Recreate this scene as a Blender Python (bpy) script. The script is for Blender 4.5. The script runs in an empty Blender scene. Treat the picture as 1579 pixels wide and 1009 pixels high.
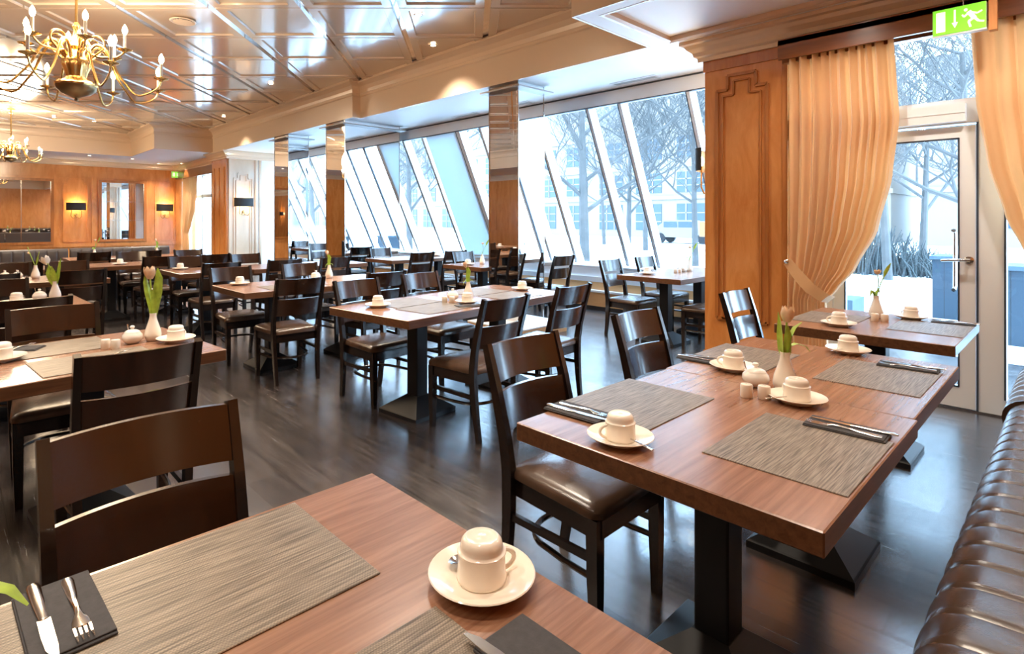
import bpy, bmesh, math, random
from mathutils import Vector, Matrix, Euler
random.seed(7)
sc = bpy.context.scene
COL = sc.collection
PI = math.pi
R = math.radians

# ------------------------------------------------------------------ camera
FPX, CX, CY, YAW, EYE = 872.0, 728.0, 339.0, R(42.7), 1.38
cam_d = bpy.data.cameras.new('camera')
cam = bpy.data.objects.new('camera', cam_d)
COL.objects.link(cam)
cam.location = (0, 0, EYE)
cam.rotation_euler = (PI/2, 0, -YAW)
cam_d.sensor_fit = 'HORIZONTAL'
cam_d.sensor_width = 36.0
cam_d.lens = FPX/1579*36.0
cam_d.shift_x = (789.5-CX)/1579
cam_d.shift_y = -(504.5-CY)/1579
cam_d.clip_start = 0.03
cam_d.clip_end = 300
sc.camera = cam


def at(px, py, z):
    """the point of the room at height z that the photograph shows at (px, py)"""
    Y = FPX*(EYE-z)/(py-CY)
    X = (px-CX)*Y/FPX
    s, c = math.sin(YAW), math.cos(YAW)
    return Vector((c*X+s*Y, -s*X+c*Y, z))


# ------------------------------------------------------------------ materials
def new_mat(name):
    m = bpy.data.materials.new(name)
    m.use_nodes = True
    nt = m.node_tree
    return m, nt, nt.nodes['Principled BSDF']


def setp(b, **k):
    for key, v in k.items():
        b.inputs[key.replace('_', ' ')].default_value = v


def C4(c):
    return (c[0], c[1], c[2], 1.0)


def plain(name, col, rough=0.5, metal=0.0, spec=0.5, coat=0.0, var=0.0, vscale=8.0, bump=0.0, bscale=60.0, sheen=0.0):
    m, nt, b = new_mat(name)
    setp(b, Base_Color=C4(col), Roughness=rough, Metallic=metal)
    b.inputs['Specular IOR Level'].default_value = spec
    if coat:
        b.inputs['Coat Weight'].default_value = coat
        b.inputs['Coat Roughness'].default_value = 0.08
    if sheen:
        b.inputs['Sheen Weight'].default_value = sheen
    if var or bump:
        tc = nt.nodes.new('ShaderNodeTexCoord')
    if var:
        n = nt.nodes.new('ShaderNodeTexNoise')
        n.inputs['Scale'].default_value = vscale
        n.inputs['Detail'].default_value = 4
        nt.links.new(tc.outputs['Object'], n.inputs['Vector'])
        r = nt.nodes.new('ShaderNodeValToRGB')
        r.color_ramp.elements[0].position = 0.3
        r.color_ramp.elements[1].position = 0.7
        r.color_ramp.elements[0].color = C4([x*(1-var) for x in col])
        r.color_ramp.elements[1].color = C4([min(1, x*(1+var)) for x in col])
        nt.links.new(n.outputs['Fac'], r.inputs['Fac'])
        nt.links.new(r.outputs['Color'], b.inputs['Base Color'])
    if bump:
        n2 = nt.nodes.new('ShaderNodeTexNoise')
        n2.inputs['Scale'].default_value = bscale
        n2.inputs['Detail'].default_value = 3
        nt.links.new(tc.outputs['Object'], n2.inputs['Vector'])
        bp = nt.nodes.new('ShaderNodeBump')
        bp.inputs['Strength'].default_value = bump
        bp.inputs['Distance'].default_value = 0.01
        nt.links.new(n2.outputs['Fac'], bp.inputs['Height'])
        nt.links.new(bp.outputs['Normal'], b.inputs['Normal'])
    return m


def wood(name, c1, c2, stretch=(1.5, 30, 30), rough=0.3, spec=0.5, coat=0.0, scale=1.0, bump=0.06, rot=(0, 0, 0)):
    """stretched noise grain; stretch small = the direction the grain runs in"""
    m, nt, b = new_mat(name)
    setp(b, Roughness=rough)
    b.inputs['Specular IOR Level'].default_value = spec
    if coat:
        b.inputs['Coat Weight'].default_value = coat
        b.inputs['Coat Roughness'].default_value = 0.12
    tc = nt.nodes.new('ShaderNodeTexCoord')
    mp = nt.nodes.new('ShaderNodeMapping')
    mp.inputs['Scale'].default_value = [s*scale for s in stretch]
    mp.inputs['Rotation'].default_value = rot
    nt.links.new(tc.outputs['Object'], mp.inputs['Vector'])
    n = nt.nodes.new('ShaderNodeTexNoise')
    n.inputs['Scale'].default_value = 1.0
    n.inputs['Detail'].default_value = 6
    n.inputs['Roughness'].default_value = 0.65
    n.inputs['Distortion'].default_value = 0.6
    nt.links.new(mp.outputs['Vector'], n.inputs['Vector'])
    r = nt.nodes.new('ShaderNodeValToRGB')
    r.color_ramp.elements[0].position = 0.32
    r.color_ramp.elements[1].position = 0.68
    r.color_ramp.elements[0].color = C4(c1)
    r.color_ramp.elements[1].color = C4(c2)
    nt.links.new(n.outputs['Fac'], r.inputs['Fac'])
    nt.links.new(r.outputs['Color'], b.inputs['Base Color'])
    if bump:
        bp = nt.nodes.new('ShaderNodeBump')
        bp.inputs['Strength'].default_value = bump
        bp.inputs['Distance'].default_value = 0.004
        nt.links.new(n.outputs['Fac'], bp.inputs['Height'])
        nt.links.new(bp.outputs['Normal'], b.inputs['Normal'])
    return m


def emit(name, col, strength):
    m, nt, b = new_mat(name)
    setp(b, Base_Color=C4(col), Roughness=0.4)
    b.inputs['Emission Color'].default_value = C4(col)
    b.inputs['Emission Strength'].default_value = strength
    return m


def glass_mat(name, tint=(0.97, 0.99, 1.0), refl=0.08):
    m, nt, b = new_mat(name)
    nt.nodes.remove(b)
    out = nt.nodes['Material Output']
    tr = nt.nodes.new('ShaderNodeBsdfTransparent')
    tr.inputs['Color'].default_value = C4(tint)
    gl = nt.nodes.new('ShaderNodeBsdfGlossy')
    gl.inputs['Roughness'].default_value = 0.01
    lw = nt.nodes.new('ShaderNodeLayerWeight')
    lw.inputs['Blend'].default_value = 0.5
    pw = nt.nodes.new('ShaderNodeMath')
    pw.operation = 'POWER'
    pw.inputs[1].default_value = 5.0
    nt.links.new(lw.outputs['Facing'], pw.inputs[0])
    fr = nt.nodes.new('ShaderNodeMath')
    fr.operation = 'MULTIPLY_ADD'
    fr.inputs[1].default_value = 0.35
    fr.inputs[2].default_value = 0.02
    nt.links.new(pw.outputs[0], fr.inputs[0])
    mx = nt.nodes.new('ShaderNodeMixShader')
    nt.links.new(fr.outputs[0], mx.inputs['Fac'])
    nt.links.new(tr.outputs['BSDF'], mx.inputs[1])
    nt.links.new(gl.outputs['BSDF'], mx.inputs[2])
    nt.links.new(mx.outputs['Shader'], out.inputs['Surface'])
    return m


M = {}
M['floor'] = None


def floor_mat():
    m, nt, b = new_mat('dark_plank_floor')
    tc = nt.nodes.new('ShaderNodeTexCoord')
    mp = nt.nodes.new('ShaderNodeMapping')
    mp.inputs['Rotation'].default_value = (0, 0, PI/2)
    nt.links.new(tc.outputs['Object'], mp.inputs['Vector'])
    br = nt.nodes.new('ShaderNodeTexBrick')
    br.inputs['Scale'].default_value = 1.0
    br.inputs['Brick Width'].default_value = 1.25
    br.inputs['Row Height'].default_value = 0.19
    br.inputs['Mortar Size'].default_value = 0.0022
    br.inputs['Mortar Smooth'].default_value = 0.2
    br.inputs['Bias'].default_value = 0.0
    br.offset = 0.37
    br.inputs['Color1'].default_value = (0.020, 0.015, 0.015, 1)
    br.inputs['Color2'].default_value = (0.046, 0.037, 0.034, 1)
    br.inputs['Mortar'].default_value = (0.008, 0.006, 0.005, 1)
    nt.links.new(mp.outputs['Vector'], br.inputs['Vector'])
    mp2 = nt.nodes.new('ShaderNodeMapping')
    mp2.inputs['Scale'].default_value = (26, 1.8, 1)
    nt.links.new(tc.outputs['Object'], mp2.inputs['Vector'])
    n = nt.nodes.new('ShaderNodeTexNoise')
    n.inputs['Scale'].default_value = 1.2
    n.inputs['Detail'].default_value = 7
    n.inputs['Roughness'].default_value = 0.65
    n.inputs['Distortion'].default_value = 0.8
    nt.links.new(mp2.outputs['Vector'], n.inputs['Vector'])
    mx = nt.nodes.new('ShaderNodeMix')
    mx.data_type = 'RGBA'
    mx.blend_type = 'MULTIPLY'
    mx.inputs['Factor'].default_value = 0.85
    nt.links.new(br.outputs['Color'], mx.inputs['A'])
    r = nt.nodes.new('ShaderNodeValToRGB')
    r.color_ramp.elements[0].position = 0.3
    r.color_ramp.elements[0].color = (0.30, 0.30, 0.30, 1)
    r.color_ramp.elements[1].position = 0.7
    r.color_ramp.elements[1].color = (1.8, 1.75, 1.7, 1)
    nt.links.new(n.outputs['Fac'], r.inputs['Fac'])
    nt.links.new(r.outputs['Color'], mx.inputs['B'])
    nt.links.new(mx.outputs['Result'], b.inputs['Base Color'])
    rr = nt.nodes.new('ShaderNodeMapRange')
    rr.inputs['To Min'].default_value = 0.13
    rr.inputs['To Max'].default_value = 0.34
    nt.links.new(n.outputs['Fac'], rr.inputs['Value'])
    nt.links.new(rr.outputs['Result'], b.inputs['Roughness'])
    b.inputs['Specular IOR Level'].default_value = 1.0
    b.inputs['IOR'].default_value = 2.35
    bp = nt.nodes.new('ShaderNodeBump')
    bp.inputs['Strength'].default_value = 0.035
    bp.inputs['Distance'].default_value = 0.003
    hm = nt.nodes.new('ShaderNodeMath')
    hm.operation = 'MULTIPLY_ADD'
    hm.inputs[1].default_value = -4.0
    nt.links.new(br.outputs['Fac'], hm.inputs[0])
    nt.links.new(n.outputs['Fac'], hm.inputs[2])
    nt.links.new(hm.outputs[0], bp.inputs['Height'])
    nt.links.new(bp.outputs['Normal'], b.inputs['Normal'])
    # boards differ in polish
    sp = nt.nodes.new('ShaderNodeMapRange')
    sp.inputs['From Min'].default_value = 0.015
    sp.inputs['From Max'].default_value = 0.046
    sp.inputs['To Min'].default_value = 0.62
    sp.inputs['To Max'].default_value = 1.0
    sr = nt.nodes.new('ShaderNodeSeparateColor')
    nt.links.new(br.outputs['Color'], sr.inputs[0])
    nt.links.new(sr.outputs[1], sp.inputs['Value'])
    nt.links.new(sp.outputs['Result'], b.inputs['Specular IOR Level'])
    return m


def mat_weave():
    m, nt, b = new_mat('woven_placemat')
    tc = nt.nodes.new('ShaderNodeTexCoord')
    mp = nt.nodes.new('ShaderNodeMapping')
    mp.inputs['Scale'].default_value = (9, 260, 1)
    nt.links.new(tc.outputs['Object'], mp.inputs['Vector'])
    n = nt.nodes.new('ShaderNodeTexNoise')
    n.inputs['Scale'].default_value = 1
    n.inputs['Detail'].default_value = 3
    nt.links.new(mp.outputs['Vector'], n.inputs['Vector'])
    r = nt.nodes.new('ShaderNodeValToRGB')
    r.color_ramp.elements[0].position = 0.34
    r.color_ramp.elements[0].color = (0.085, 0.064, 0.046, 1)
    r.color_ramp.elements[1].position = 0.64
    r.color_ramp.elements[1].color = (0.36, 0.295, 0.225, 1)
    nt.links.new(n.outputs['Fac'], r.inputs['Fac'])
    mp2 = nt.nodes.new('ShaderNodeMapping')
    mp2.inputs['Scale'].default_value = (420, 260, 1)
    nt.links.new(tc.outputs['Object'], mp2.inputs['Vector'])
    ch = nt.nodes.new('ShaderNodeTexChecker')
    ch.inputs['Scale'].default_value = 1.0
    ch.inputs['Color1'].default_value = (1, 1, 1, 1)
    ch.inputs['Color2'].default_value = (0.72, 0.72, 0.72, 1)
    nt.links.new(mp2.outputs['Vector'], ch.inputs['Vector'])
    mx = nt.nodes.new('ShaderNodeMix')
    mx.data_type = 'RGBA'
    mx.blend_type = 'MULTIPLY'
    mx.inputs['Factor'].default_value = 1.0
    nt.links.new(r.outputs['Color'], mx.inputs['A'])
    nt.links.new(ch.outputs['Color'], mx.inputs['B'])
    nt.links.new(mx.outputs['Result'], b.inputs['Base Color'])
    setp(b, Roughness=0.42)
    b.inputs['Specular IOR Level'].default_value = 0.55
    bp = nt.nodes.new('ShaderNodeBump')
    bp.inputs['Strength'].default_value = 0.35
    bp.inputs['Distance'].default_value = 0.002
    nt.links.new(n.outputs['Fac'], bp.inputs['Height'])
    nt.links.new(bp.outputs['Normal'], b.inputs['Normal'])
    return m


def board_mat(name, col, pitch, axis):
    """vertical boards with dark joints"""
    m, nt, b = new_mat(name)
    tc = nt.nodes.new('ShaderNodeTexCoord')
    w = nt.nodes.new('ShaderNodeTexWave')
    w.wave_type = 'BANDS'
    w.bands_direction = axis
    w.wave_profile = 'SAW'
    w.inputs['Scale'].default_value = 2*PI/pitch/20.0
    w.inputs['Distortion'].default_value = 0
    nt.links.new(tc.outputs['Object'], w.inputs['Vector'])
    r = nt.nodes.new('ShaderNodeValToRGB')
    r.color_ramp.elements[0].position = 0.04
    r.color_ramp.elements[0].color = C4([x*.35 for x in col])
    r.color_ramp.elements[1].position = 0.08
    r.color_ramp.elements[1].color = C4(col)
    nt.links.new(w.outputs['Fac'], r.inputs['Fac'])
    nt.links.new(r.outputs['Color'], b.inputs['Base Color'])
    setp(b, Roughness=0.6)
    return m


def curtain_mat():
    m, nt, b = new_mat('gold_curtain_cloth')
    out = nt.nodes['Material Output']
    setp(b, Base_Color=(0.78, 0.47, 0.23, 1), Roughness=0.55)
    b.inputs['Sheen Weight'].default_value = 0.3
    tl = nt.nodes.new('ShaderNodeBsdfTranslucent')
    tl.inputs['Color'].default_value = (0.70, 0.34, 0.12, 1)
    mx = nt.nodes.new('ShaderNodeMixShader')
    mx.inputs['Fac'].default_value = 0.13
    nt.links.new(b.outputs['BSDF'], mx.inputs[1])
    nt.links.new(tl.outputs['BSDF'], mx.inputs[2])
    nt.links.new(mx.outputs['Shader'], out.inputs['Surface'])
    return m


M['floor'] = floor_mat()
M['weave'] = mat_weave()
M['curtain'] = curtain_mat()
M['chair'] = plain('dark_stained_wood', (0.013, 0.007, 0.005), 0.22, spec=0.5, coat=0.3)
M['slat'] = wood('brown_lacquered_slat', (0.022, 0.008, 0.0035), (0.042, 0.015, 0.006), (30, 30, 3), 0.22, coat=0.5, bump=0.0)
M['leather'] = plain('dark_brown_leather', (0.075, 0.042, 0.026), 0.27, spec=0.8, var=0.15, vscale=14, bump=0.05, bscale=220)
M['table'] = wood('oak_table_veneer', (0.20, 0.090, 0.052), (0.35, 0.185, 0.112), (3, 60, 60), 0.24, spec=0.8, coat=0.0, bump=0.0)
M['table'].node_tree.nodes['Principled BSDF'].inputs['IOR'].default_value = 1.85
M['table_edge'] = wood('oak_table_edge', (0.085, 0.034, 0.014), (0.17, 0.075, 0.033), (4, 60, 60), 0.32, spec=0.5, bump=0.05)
M['post'] = plain('black_powder_coat', (0.008, 0.008, 0.010), 0.45, spec=0.3)
M['china'] = plain('cream_china', (0.88, 0.81, 0.71), 0.16, spec=0.5, coat=0.4)
M['china_white'] = plain('white_china', (0.88, 0.84, 0.78), 0.18, spec=0.5, coat=0.4)
M['steel'] = plain('polished_steel', (0.72, 0.70, 0.68), 0.16, metal=1.0)
M['napkin'] = plain('dark_grey_napkin', (0.05, 0.048, 0.052), 0.8, var=0.15, vscale=80, bump=0.1, bscale=400)
M['leaf'] = plain('tulip_leaf_green', (0.36, 0.52, 0.06), 0.42, var=0.3, vscale=30)
M['petal'] = plain('peach_tulip_petal', (0.90, 0.64, 0.42), 0.5, var=0.15, vscale=40)
M['petal_white'] = plain('white_tulip_petal', (0.88, 0.80, 0.70), 0.5)
M['panel'] = wood('honey_wood_panel', (0.58, 0.20, 0.045), (0.76, 0.325, 0.095), (6, 6, 1.6), 0.24, spec=0.5, coat=0.5, bump=0.0)
M['panel_dark'] = wood('honey_wood_frame', (0.40, 0.13, 0.028), (0.54, 0.20, 0.052), (14, 14, 1.2), 0.26, spec=0.5, coat=0.5, bump=0.0)
M['cream_panel'] = wood('pale_satin_panel', (0.64, 0.45, 0.30), (0.72, 0.53, 0.37), (4, 4, 1.2), 0.25, coat=0.4, bump=0.0)
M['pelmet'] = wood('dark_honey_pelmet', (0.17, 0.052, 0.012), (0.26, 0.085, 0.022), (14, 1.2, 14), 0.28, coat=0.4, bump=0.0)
M['beam'] = plain('peach_gloss_paint', (0.74, 0.56, 0.40), 0.30, spec=0.5, coat=0.2)
M['ceil'] = plain('cream_ceiling_lacquer', (0.66, 0.52, 0.39), 0.14, spec=0.8, coat=0.9)
M['ceil_strip'] = plain('mirror_strip', (0.85, 0.82, 0.80), 0.05, metal=1.0)
M['soffit'] = plain('white_soffit_gloss', (0.93, 0.93, 0.92), 0.5, spec=0.9)
M['soffit'].node_tree.nodes['Principled BSDF'].inputs['IOR'].default_value = 1.7
M['head'] = plain('pale_grey_window_head', (0.86, 0.87, 0.87), 0.5)
M['white_frame'] = plain('white_window_frame', (0.84, 0.86, 0.88), 0.35)
M['door_frame'] = plain('silver_grey_door_frame', (0.86, 0.87, 0.88), 0.35, spec=0.5)
M['gasket'] = plain('dark_gasket', (0.05, 0.06, 0.08), 0.5)
M['mirror'] = plain('mirror_glass', (0.90, 0.90, 0.90), 0.015, metal=1.0)
M['glass'] = glass_mat('clear_glass')
M['shade'] = plain('black_lamp_shade', (0.018, 0.017, 0.018), 0.7)
M['brass'] = plain('antique_brass', (0.72, 0.47, 0.18), 0.26, metal=1.0)
M['brass_dark'] = plain('aged_bronze', (0.30, 0.20, 0.10), 0.35, metal=1.0)
M['candle'] = plain('ivory_candle_sleeve', (0.85, 0.78, 0.66), 0.5)
M['bulb'] = emit('glowing_candle_bulb', (1.0, 0.80, 0.52), 42.0)
M['lampglow'] = emit('glowing_sconce_bulb', (1.0, 0.72, 0.38), 30.0)
M['downlight'] = emit('downlight_lens', (1.0, 0.82, 0.58), 18.0)
M['vent'] = plain('grey_vent', (0.45, 0.44, 0.43), 0.4)
M['vent_dark'] = plain('vent_slot', (0.05, 0.045, 0.04), 0.6)
M['exit_green'] = emit('lit_green_sign', (0.22, 0.80, 0.04), 0.75)
M['exit_white'] = emit('lit_white_pictogram', (0.95, 1.0, 0.70), 0.9)
M['exit_case'] = plain('sign_housing', (0.70, 0.70, 0.68), 0.4)
M['wood_block'] = wood('orange_wood_block', (0.45, 0.17, 0.05), (0.60, 0.25, 0.08), (12, 12, 2), 0.4, bump=0)
M['channel'] = plain('dark_taupe_upholstery', (0.055, 0.040, 0.036), 0.42, spec=0.5, bump=0.04, bscale=150)
M['bench_seam'] = plain('bench_seam_piping', (0.16, 0.075, 0.035), 0.4)
M['blind'] = plain('pale_blue_blind', (0.58, 0.68, 0.72), 0.6)
_nt = M['blind'].node_tree
_tl = _nt.nodes.new('ShaderNodeBsdfTranslucent')
_tl.inputs['Color'].default_value = (0.24, 0.26, 0.27, 1)
_mx = _nt.nodes.new('ShaderNodeAddShader')
_nt.links.new(_nt.nodes['Principled BSDF'].outputs['BSDF'], _mx.inputs[0])
_nt.links.new(_tl.outputs['BSDF'], _mx.inputs[1])
_nt.links.new(_mx.outputs['Shader'], _nt.nodes['Material Output'].inputs['Surface'])
M['low_wood'] = wood('light_wood_cladding', (0.66, 0.36, 0.15), (0.76, 0.45, 0.21), (12, 1.2, 12), 0.35, coat=0.2, bump=0)
M['base_dark'] = plain('dark_skirting', (0.03, 0.025, 0.025), 0.4)
M['bark'] = plain('haze_grey_bark', (0.062, 0.060, 0.058), 0.8, var=0.2, vscale=3)  # bark grey tuned to put the pale haze outside into the branches
M['hedge'] = plain('winter_hedge_twigs', (0.05, 0.06, 0.062), 0.9, var=0.5, vscale=30)
M['facade'] = plain('white_rendered_facade', (0.175, 0.145, 0.12), 0.7)
M['facade_glass'] = plain('blue_window_glass', (0.014, 0.036, 0.065), 0.3, spec=0.6)
M['paving'] = plain('pale_paving', (0.75, 0.75, 0.75), 0.7, var=0.06, vscale=1.5)
M['street'] = plain('pale_street', (0.62, 0.64, 0.66), 0.8, var=0.08, vscale=0.6)
M['planter'] = board_mat('blue_grey_boards', (0.012, 0.028, 0.045), 0.16, 'Y')
M['stone'] = plain('blue_grey_stone', (0.045, 0.075, 0.10), 0.7, var=0.1, vscale=6)
M['orange'] = plain('orange_site_panel', (0.30, 0.14, 0.05), 0.5)


# ------------------------------------------------------------------ mesh builder
class MB:
    def __init__(s):
        s.v, s.f, s.sm = [], [], []

    def add(s, verts, faces, smooth=False, mat=None):
        o = len(s.v)
        for p in verts:
            q = Vector(p)
            s.v.append(mat @ q if mat is not None else q)
        for f in faces:
            s.f.append([i+o for i in f])
            s.sm.append(smooth)
        return s

    def box(s, c, d, mat=None):
        x, y, z = d[0]/2, d[1]/2, d[2]/2
        vs = [(c[0]+i*x, c[1]+j*y, c[2]+k*z) for i in (-1, 1) for j in (-1, 1) for k in (-1, 1)]
        fs = [(0, 1, 3, 2), (4, 6, 7, 5), (0, 4, 5, 1), (2, 3, 7, 6), (0, 2, 6, 4), (1, 5, 7, 3)]
        return s.add(vs, fs, mat=mat)

    def box2(s, a, b, mat=None):
        return s.box([(a[i]+b[i])/2 for i in range(3)], [abs(b[i]-a[i]) for i in range(3)], mat)

    def rbox(s, c, d, r=0.005, seg=2, mat=None, smooth=False):
        bm = bmesh.new()
        bmesh.ops.create_cube(bm, size=1)
        for v in bm.verts:
            v.co = Vector((v.co.x*d[0], v.co.y*d[1], v.co.z*d[2]))
        bmesh.ops.bevel(bm, geom=bm.edges[:], offset=r, segments=seg, profile=0.5, affect='EDGES')
        bm.verts.index_update()
        vs = [v.co + Vector(c) for v in bm.verts]
        fs = [[v.index for v in f.verts] for f in bm.faces]
        bm.free()
        return s.add(vs, fs, smooth, mat)

    def loft(s, rings, close=True, cap0=True, cap1=True, smooth=True, mat=None):
        n = len(rings[0])
        vs = [p for r in rings for p in r]
        fs = []
        m = n if close else n-1
        for k in range(len(rings)-1):
            for i in range(m):
                a, b = k*n+i, k*n+(i+1) % n
                fs.append((a, b, b+n, a+n))
        s.add(vs, fs, smooth, mat)
        if cap0:
            s.add(rings[0], [list(range(n))[::-1]], False, mat)
        if cap1:
            s.add(rings[-1], [list(range(n))], False, mat)
        return s

    def lathe(s, prof, n=24, c=(0, 0, 0), mat=None, smooth=True, cap0=True, cap1=True):
        rings = []
        for r, z in prof:
            rings.append([(c[0]+max(r, 1e-4)*math.cos(2*PI*i/n), c[1]+max(r, 1e-4)*math.sin(2*PI*i/n), c[2]+z) for i in range(n)])
        return s.loft(rings, True, cap0, cap1, smooth, mat)

    def tube(s, path, r, n=8, mat=None, flat=None, smooth=True):
        """round tube; r a number or one per point"""
        P = [Vector(p) for p in path]
        rs = r if isinstance(r, (list, tuple)) else [r]*len(P)
        rings = []
        up = Vector((0, 0, 1))
        prev = None
        for i, p in enumerate(P):
            t = (P[min(i+1, len(P)-1)]-P[max(i-1, 0)]).normalized()
            if prev is None:
                a = up if abs(t.z) < 0.9 else Vector((1, 0, 0))
                nx = t.cross(a).normalized()
            else:
                nx = (prev - t*prev.dot(t)).normalized()
            prev = nx
            ny = t.cross(nx)
            rings.append([p + nx*rs[i]*math.cos(2*PI*k/n) + ny*rs[i]*math.sin(2*PI*k/n) for k in range(n)])
        return s.loft(rings, True, True, True, smooth, mat)

    def rsweep(s, path, w, d, ax=(1, 0, 0), mat=None):
        """rectangular bar along a path; w across ax, d across the other way; w, d numbers or lists"""
        P = [Vector(p) for p in path]
        A = Vector(ax).normalized()
        ws = w if isinstance(w, (list, tuple)) else [w]*len(P)
        ds = d if isinstance(d, (list, tuple)) else [d]*len(P)
        rings = []
        for i, p in enumerate(P):
            t = (P[min(i+1, len(P)-1)]-P[max(i-1, 0)]).normalized()
            B = t.cross(A).normalized()
            a, b = A*ws[i]/2, B*ds[i]/2
            rings.append([p+a+b, p-a+b, p-a-b, p+a-b])
        return s.loft(rings, True, True, True, False, mat)

    def prism(s, poly, z0, z1, mat=None):
        n = len(poly)
        vs = [(x, y, z0) for x, y in poly]+[(x, y, z1) for x, y in poly]
        fs = [list(range(n))[::-1], list(range(n, 2*n))]+[(i, (i+1) % n, (i+1) % n+n, i+n) for i in range(n)]
        return s.add(vs, fs, mat=mat)

    def sweep_profile(s, path, prof, closed=False, smooth=False):
        """profile (offset to the left of the path, z) swept along a 2-D path with mitred corners"""
        P = [Vector((p[0], p[1])) for p in path]
        n = len(P)
        rings = []
        for i in range(n):
            def nrm(a, b):
                d = (b-a).normalized()
                return Vector((-d.y, d.x))
            if closed:
                n1, n2 = nrm(P[i-1], P[i]), nrm(P[i], P[(i+1) % n])
            else:
                n1 = nrm(P[max(i-1, 0)], P[max(i, 1)]) if i > 0 else nrm(P[0], P[1])
                n2 = nrm(P[i], P[i+1]) if i < n-1 else n1
            mv = n1+n2
            mv = mv/max(mv.length_squared, 1e-6)*2
            rings.append([(P[i].x+mv.x*o, P[i].y+mv.y*o, z) for o, z in prof])
        if closed:
            rings.append(rings[0])
        return s.loft(rings, True, not closed, not closed, smooth)

    def grid(s, fn, nu, nv, smooth=True, mat=None):
        vs = [fn(i/nu, j/nv) for i in range(nu+1) for j in range(nv+1)]
        fs = [(i*(nv+1)+j, (i+1)*(nv+1)+j, (i+1)*(nv+1)+j+1, i*(nv+1)+j+1) for i in range(nu) for j in range(nv)]
        return s.add(vs, fs, smooth, mat)

    def mesh(s, name, mat):
        me = bpy.data.meshes.new(name)
        me.from_pydata([tuple(v) for v in s.v], [], s.f)
        bm = bmesh.new()
        bm.from_mesh(me)
        bmesh.ops.remove_doubles(bm, verts=bm.verts[:], dist=1e-5)
        bmesh.ops.recalc_face_normals(bm, faces=bm.faces[:])
        sm = [f.smooth for f in bm.faces]
        bm.to_mesh(me)
        bm.free()
        if mat is not None:
            for m in (mat if isinstance(mat, list) else [mat]):
                me.materials.append(m)
        if any(s.sm):
            # smooth with sharp edges above 40 degrees
            for p in me.polygons:
                p.use_smooth = True
            try:
                me.set_sharp_from_angle(angle=R(40))
            except Exception:
                pass
        return me

    def build(s, name, mat, parent=None, loc=None):
        o = bpy.data.objects.new(name, s.mesh(name, mat))
        COL.objects.link(o)
        if parent is not None:
            o.parent = parent
        if loc is not None:
            o.location = loc
        return o


def tag(o, label, cat, group=None, kind=None):
    if label:
        o['label'] = label
    if cat:
        o['category'] = cat
    if group:
        o['group'] = group
    if kind:
        o['kind'] = kind
    return o


def thing(name, label, cat, loc=(0, 0, 0), rz=0.0, group=None):
    o = bpy.data.objects.new(name, None)
    COL.objects.link(o)
    o.empty_display_size = 0.1
    o.location = loc
    o.rotation_euler = (0, 0, rz)
    return tag(o, label, cat, group)


def struct(name, mb, mat, parent=None):
    o = mb.build(name, mat, parent)
    if parent is None:
        o['kind'] = 'structure'
    return o


def dup(root, loc, rot, label, group=None, name=None):
    r = root.copy()
    COL.objects.link(r)
    if name:
        r.name = name
    r.location = loc
    r.rotation_euler = rot if isinstance(rot, (tuple, list, Euler)) else (0, 0, rot)
    r.scale = (1, 1, 1)
    r['label'] = label
    if group:
        r['group'] = group
    for ch in list(root.children):
        c = ch.copy()
        COL.objects.link(c)
        c.parent = r
        for g in list(ch.children):
            d = g.copy()
            COL.objects.link(d)
            d.parent = c
    return r


class Proto:
    """first use moves the prototype itself, later uses copy it"""
    def __init__(s, root):
        s.root, s.used = root, False

    def put(s, loc, rot, label, group=None):
        rot = rot if isinstance(rot, (tuple, list)) else (0, 0, rot)
        if not s.used:
            s.used = True
            s.root.location = loc
            s.root.rotation_euler = rot
            s.root['label'] = label
            if group:
                s.root['group'] = group
            return s.root
        return dup(s.root, loc, rot, label, group)


# ================================================================== THE ROOM
ZS, ZC = 3.09, 3.66          # soffit and main ceiling heights
XW = 5.40                     # plane of the door wall
YF = 19.7                     # far wall

mb = MB()
mb.box2((-5.6, -0.6, -0.12), (7.46, 20.0, 0))
struct('floor', mb, M['floor'])

# ---- main ceiling: lacquered tiles between mirror strips, laid diagonally
c_, s_ = math.cos(-YAW), math.sin(-YAW)


def ct(a, b):
    """ceiling grid coordinates (a sideways, b ahead) to room x, y"""
    return (c_*a - s_*b, s_*a + c_*b)


mb = MB()
P = 0.992                      # tile pitch
a0 = (310.2-CX)/CY*(ZC-EYE)    # one strip passes here
b0 = FPX*(ZC-EYE)/(CY-12.5)    # one cross joint passes here
recess = [(3.86, -0.5), (3.86, 2.93), (5.08, 2.93), (5.08, 8.28), (4.93, 8.28), (4.93, 15.1), (3.59, 15.1), (3.59, 17.45), (-3.2, 17.45), (-3.2, -0.5)]


def inside(x, y, pad=0.9):
    return -3.2-pad < x < 5.08+pad and -0.5-pad < y < 17.45+pad and not (x > 3.86+pad and y < 2.93-pad) and not (x > 3.59+pad and y > 15.1+pad)


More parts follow.
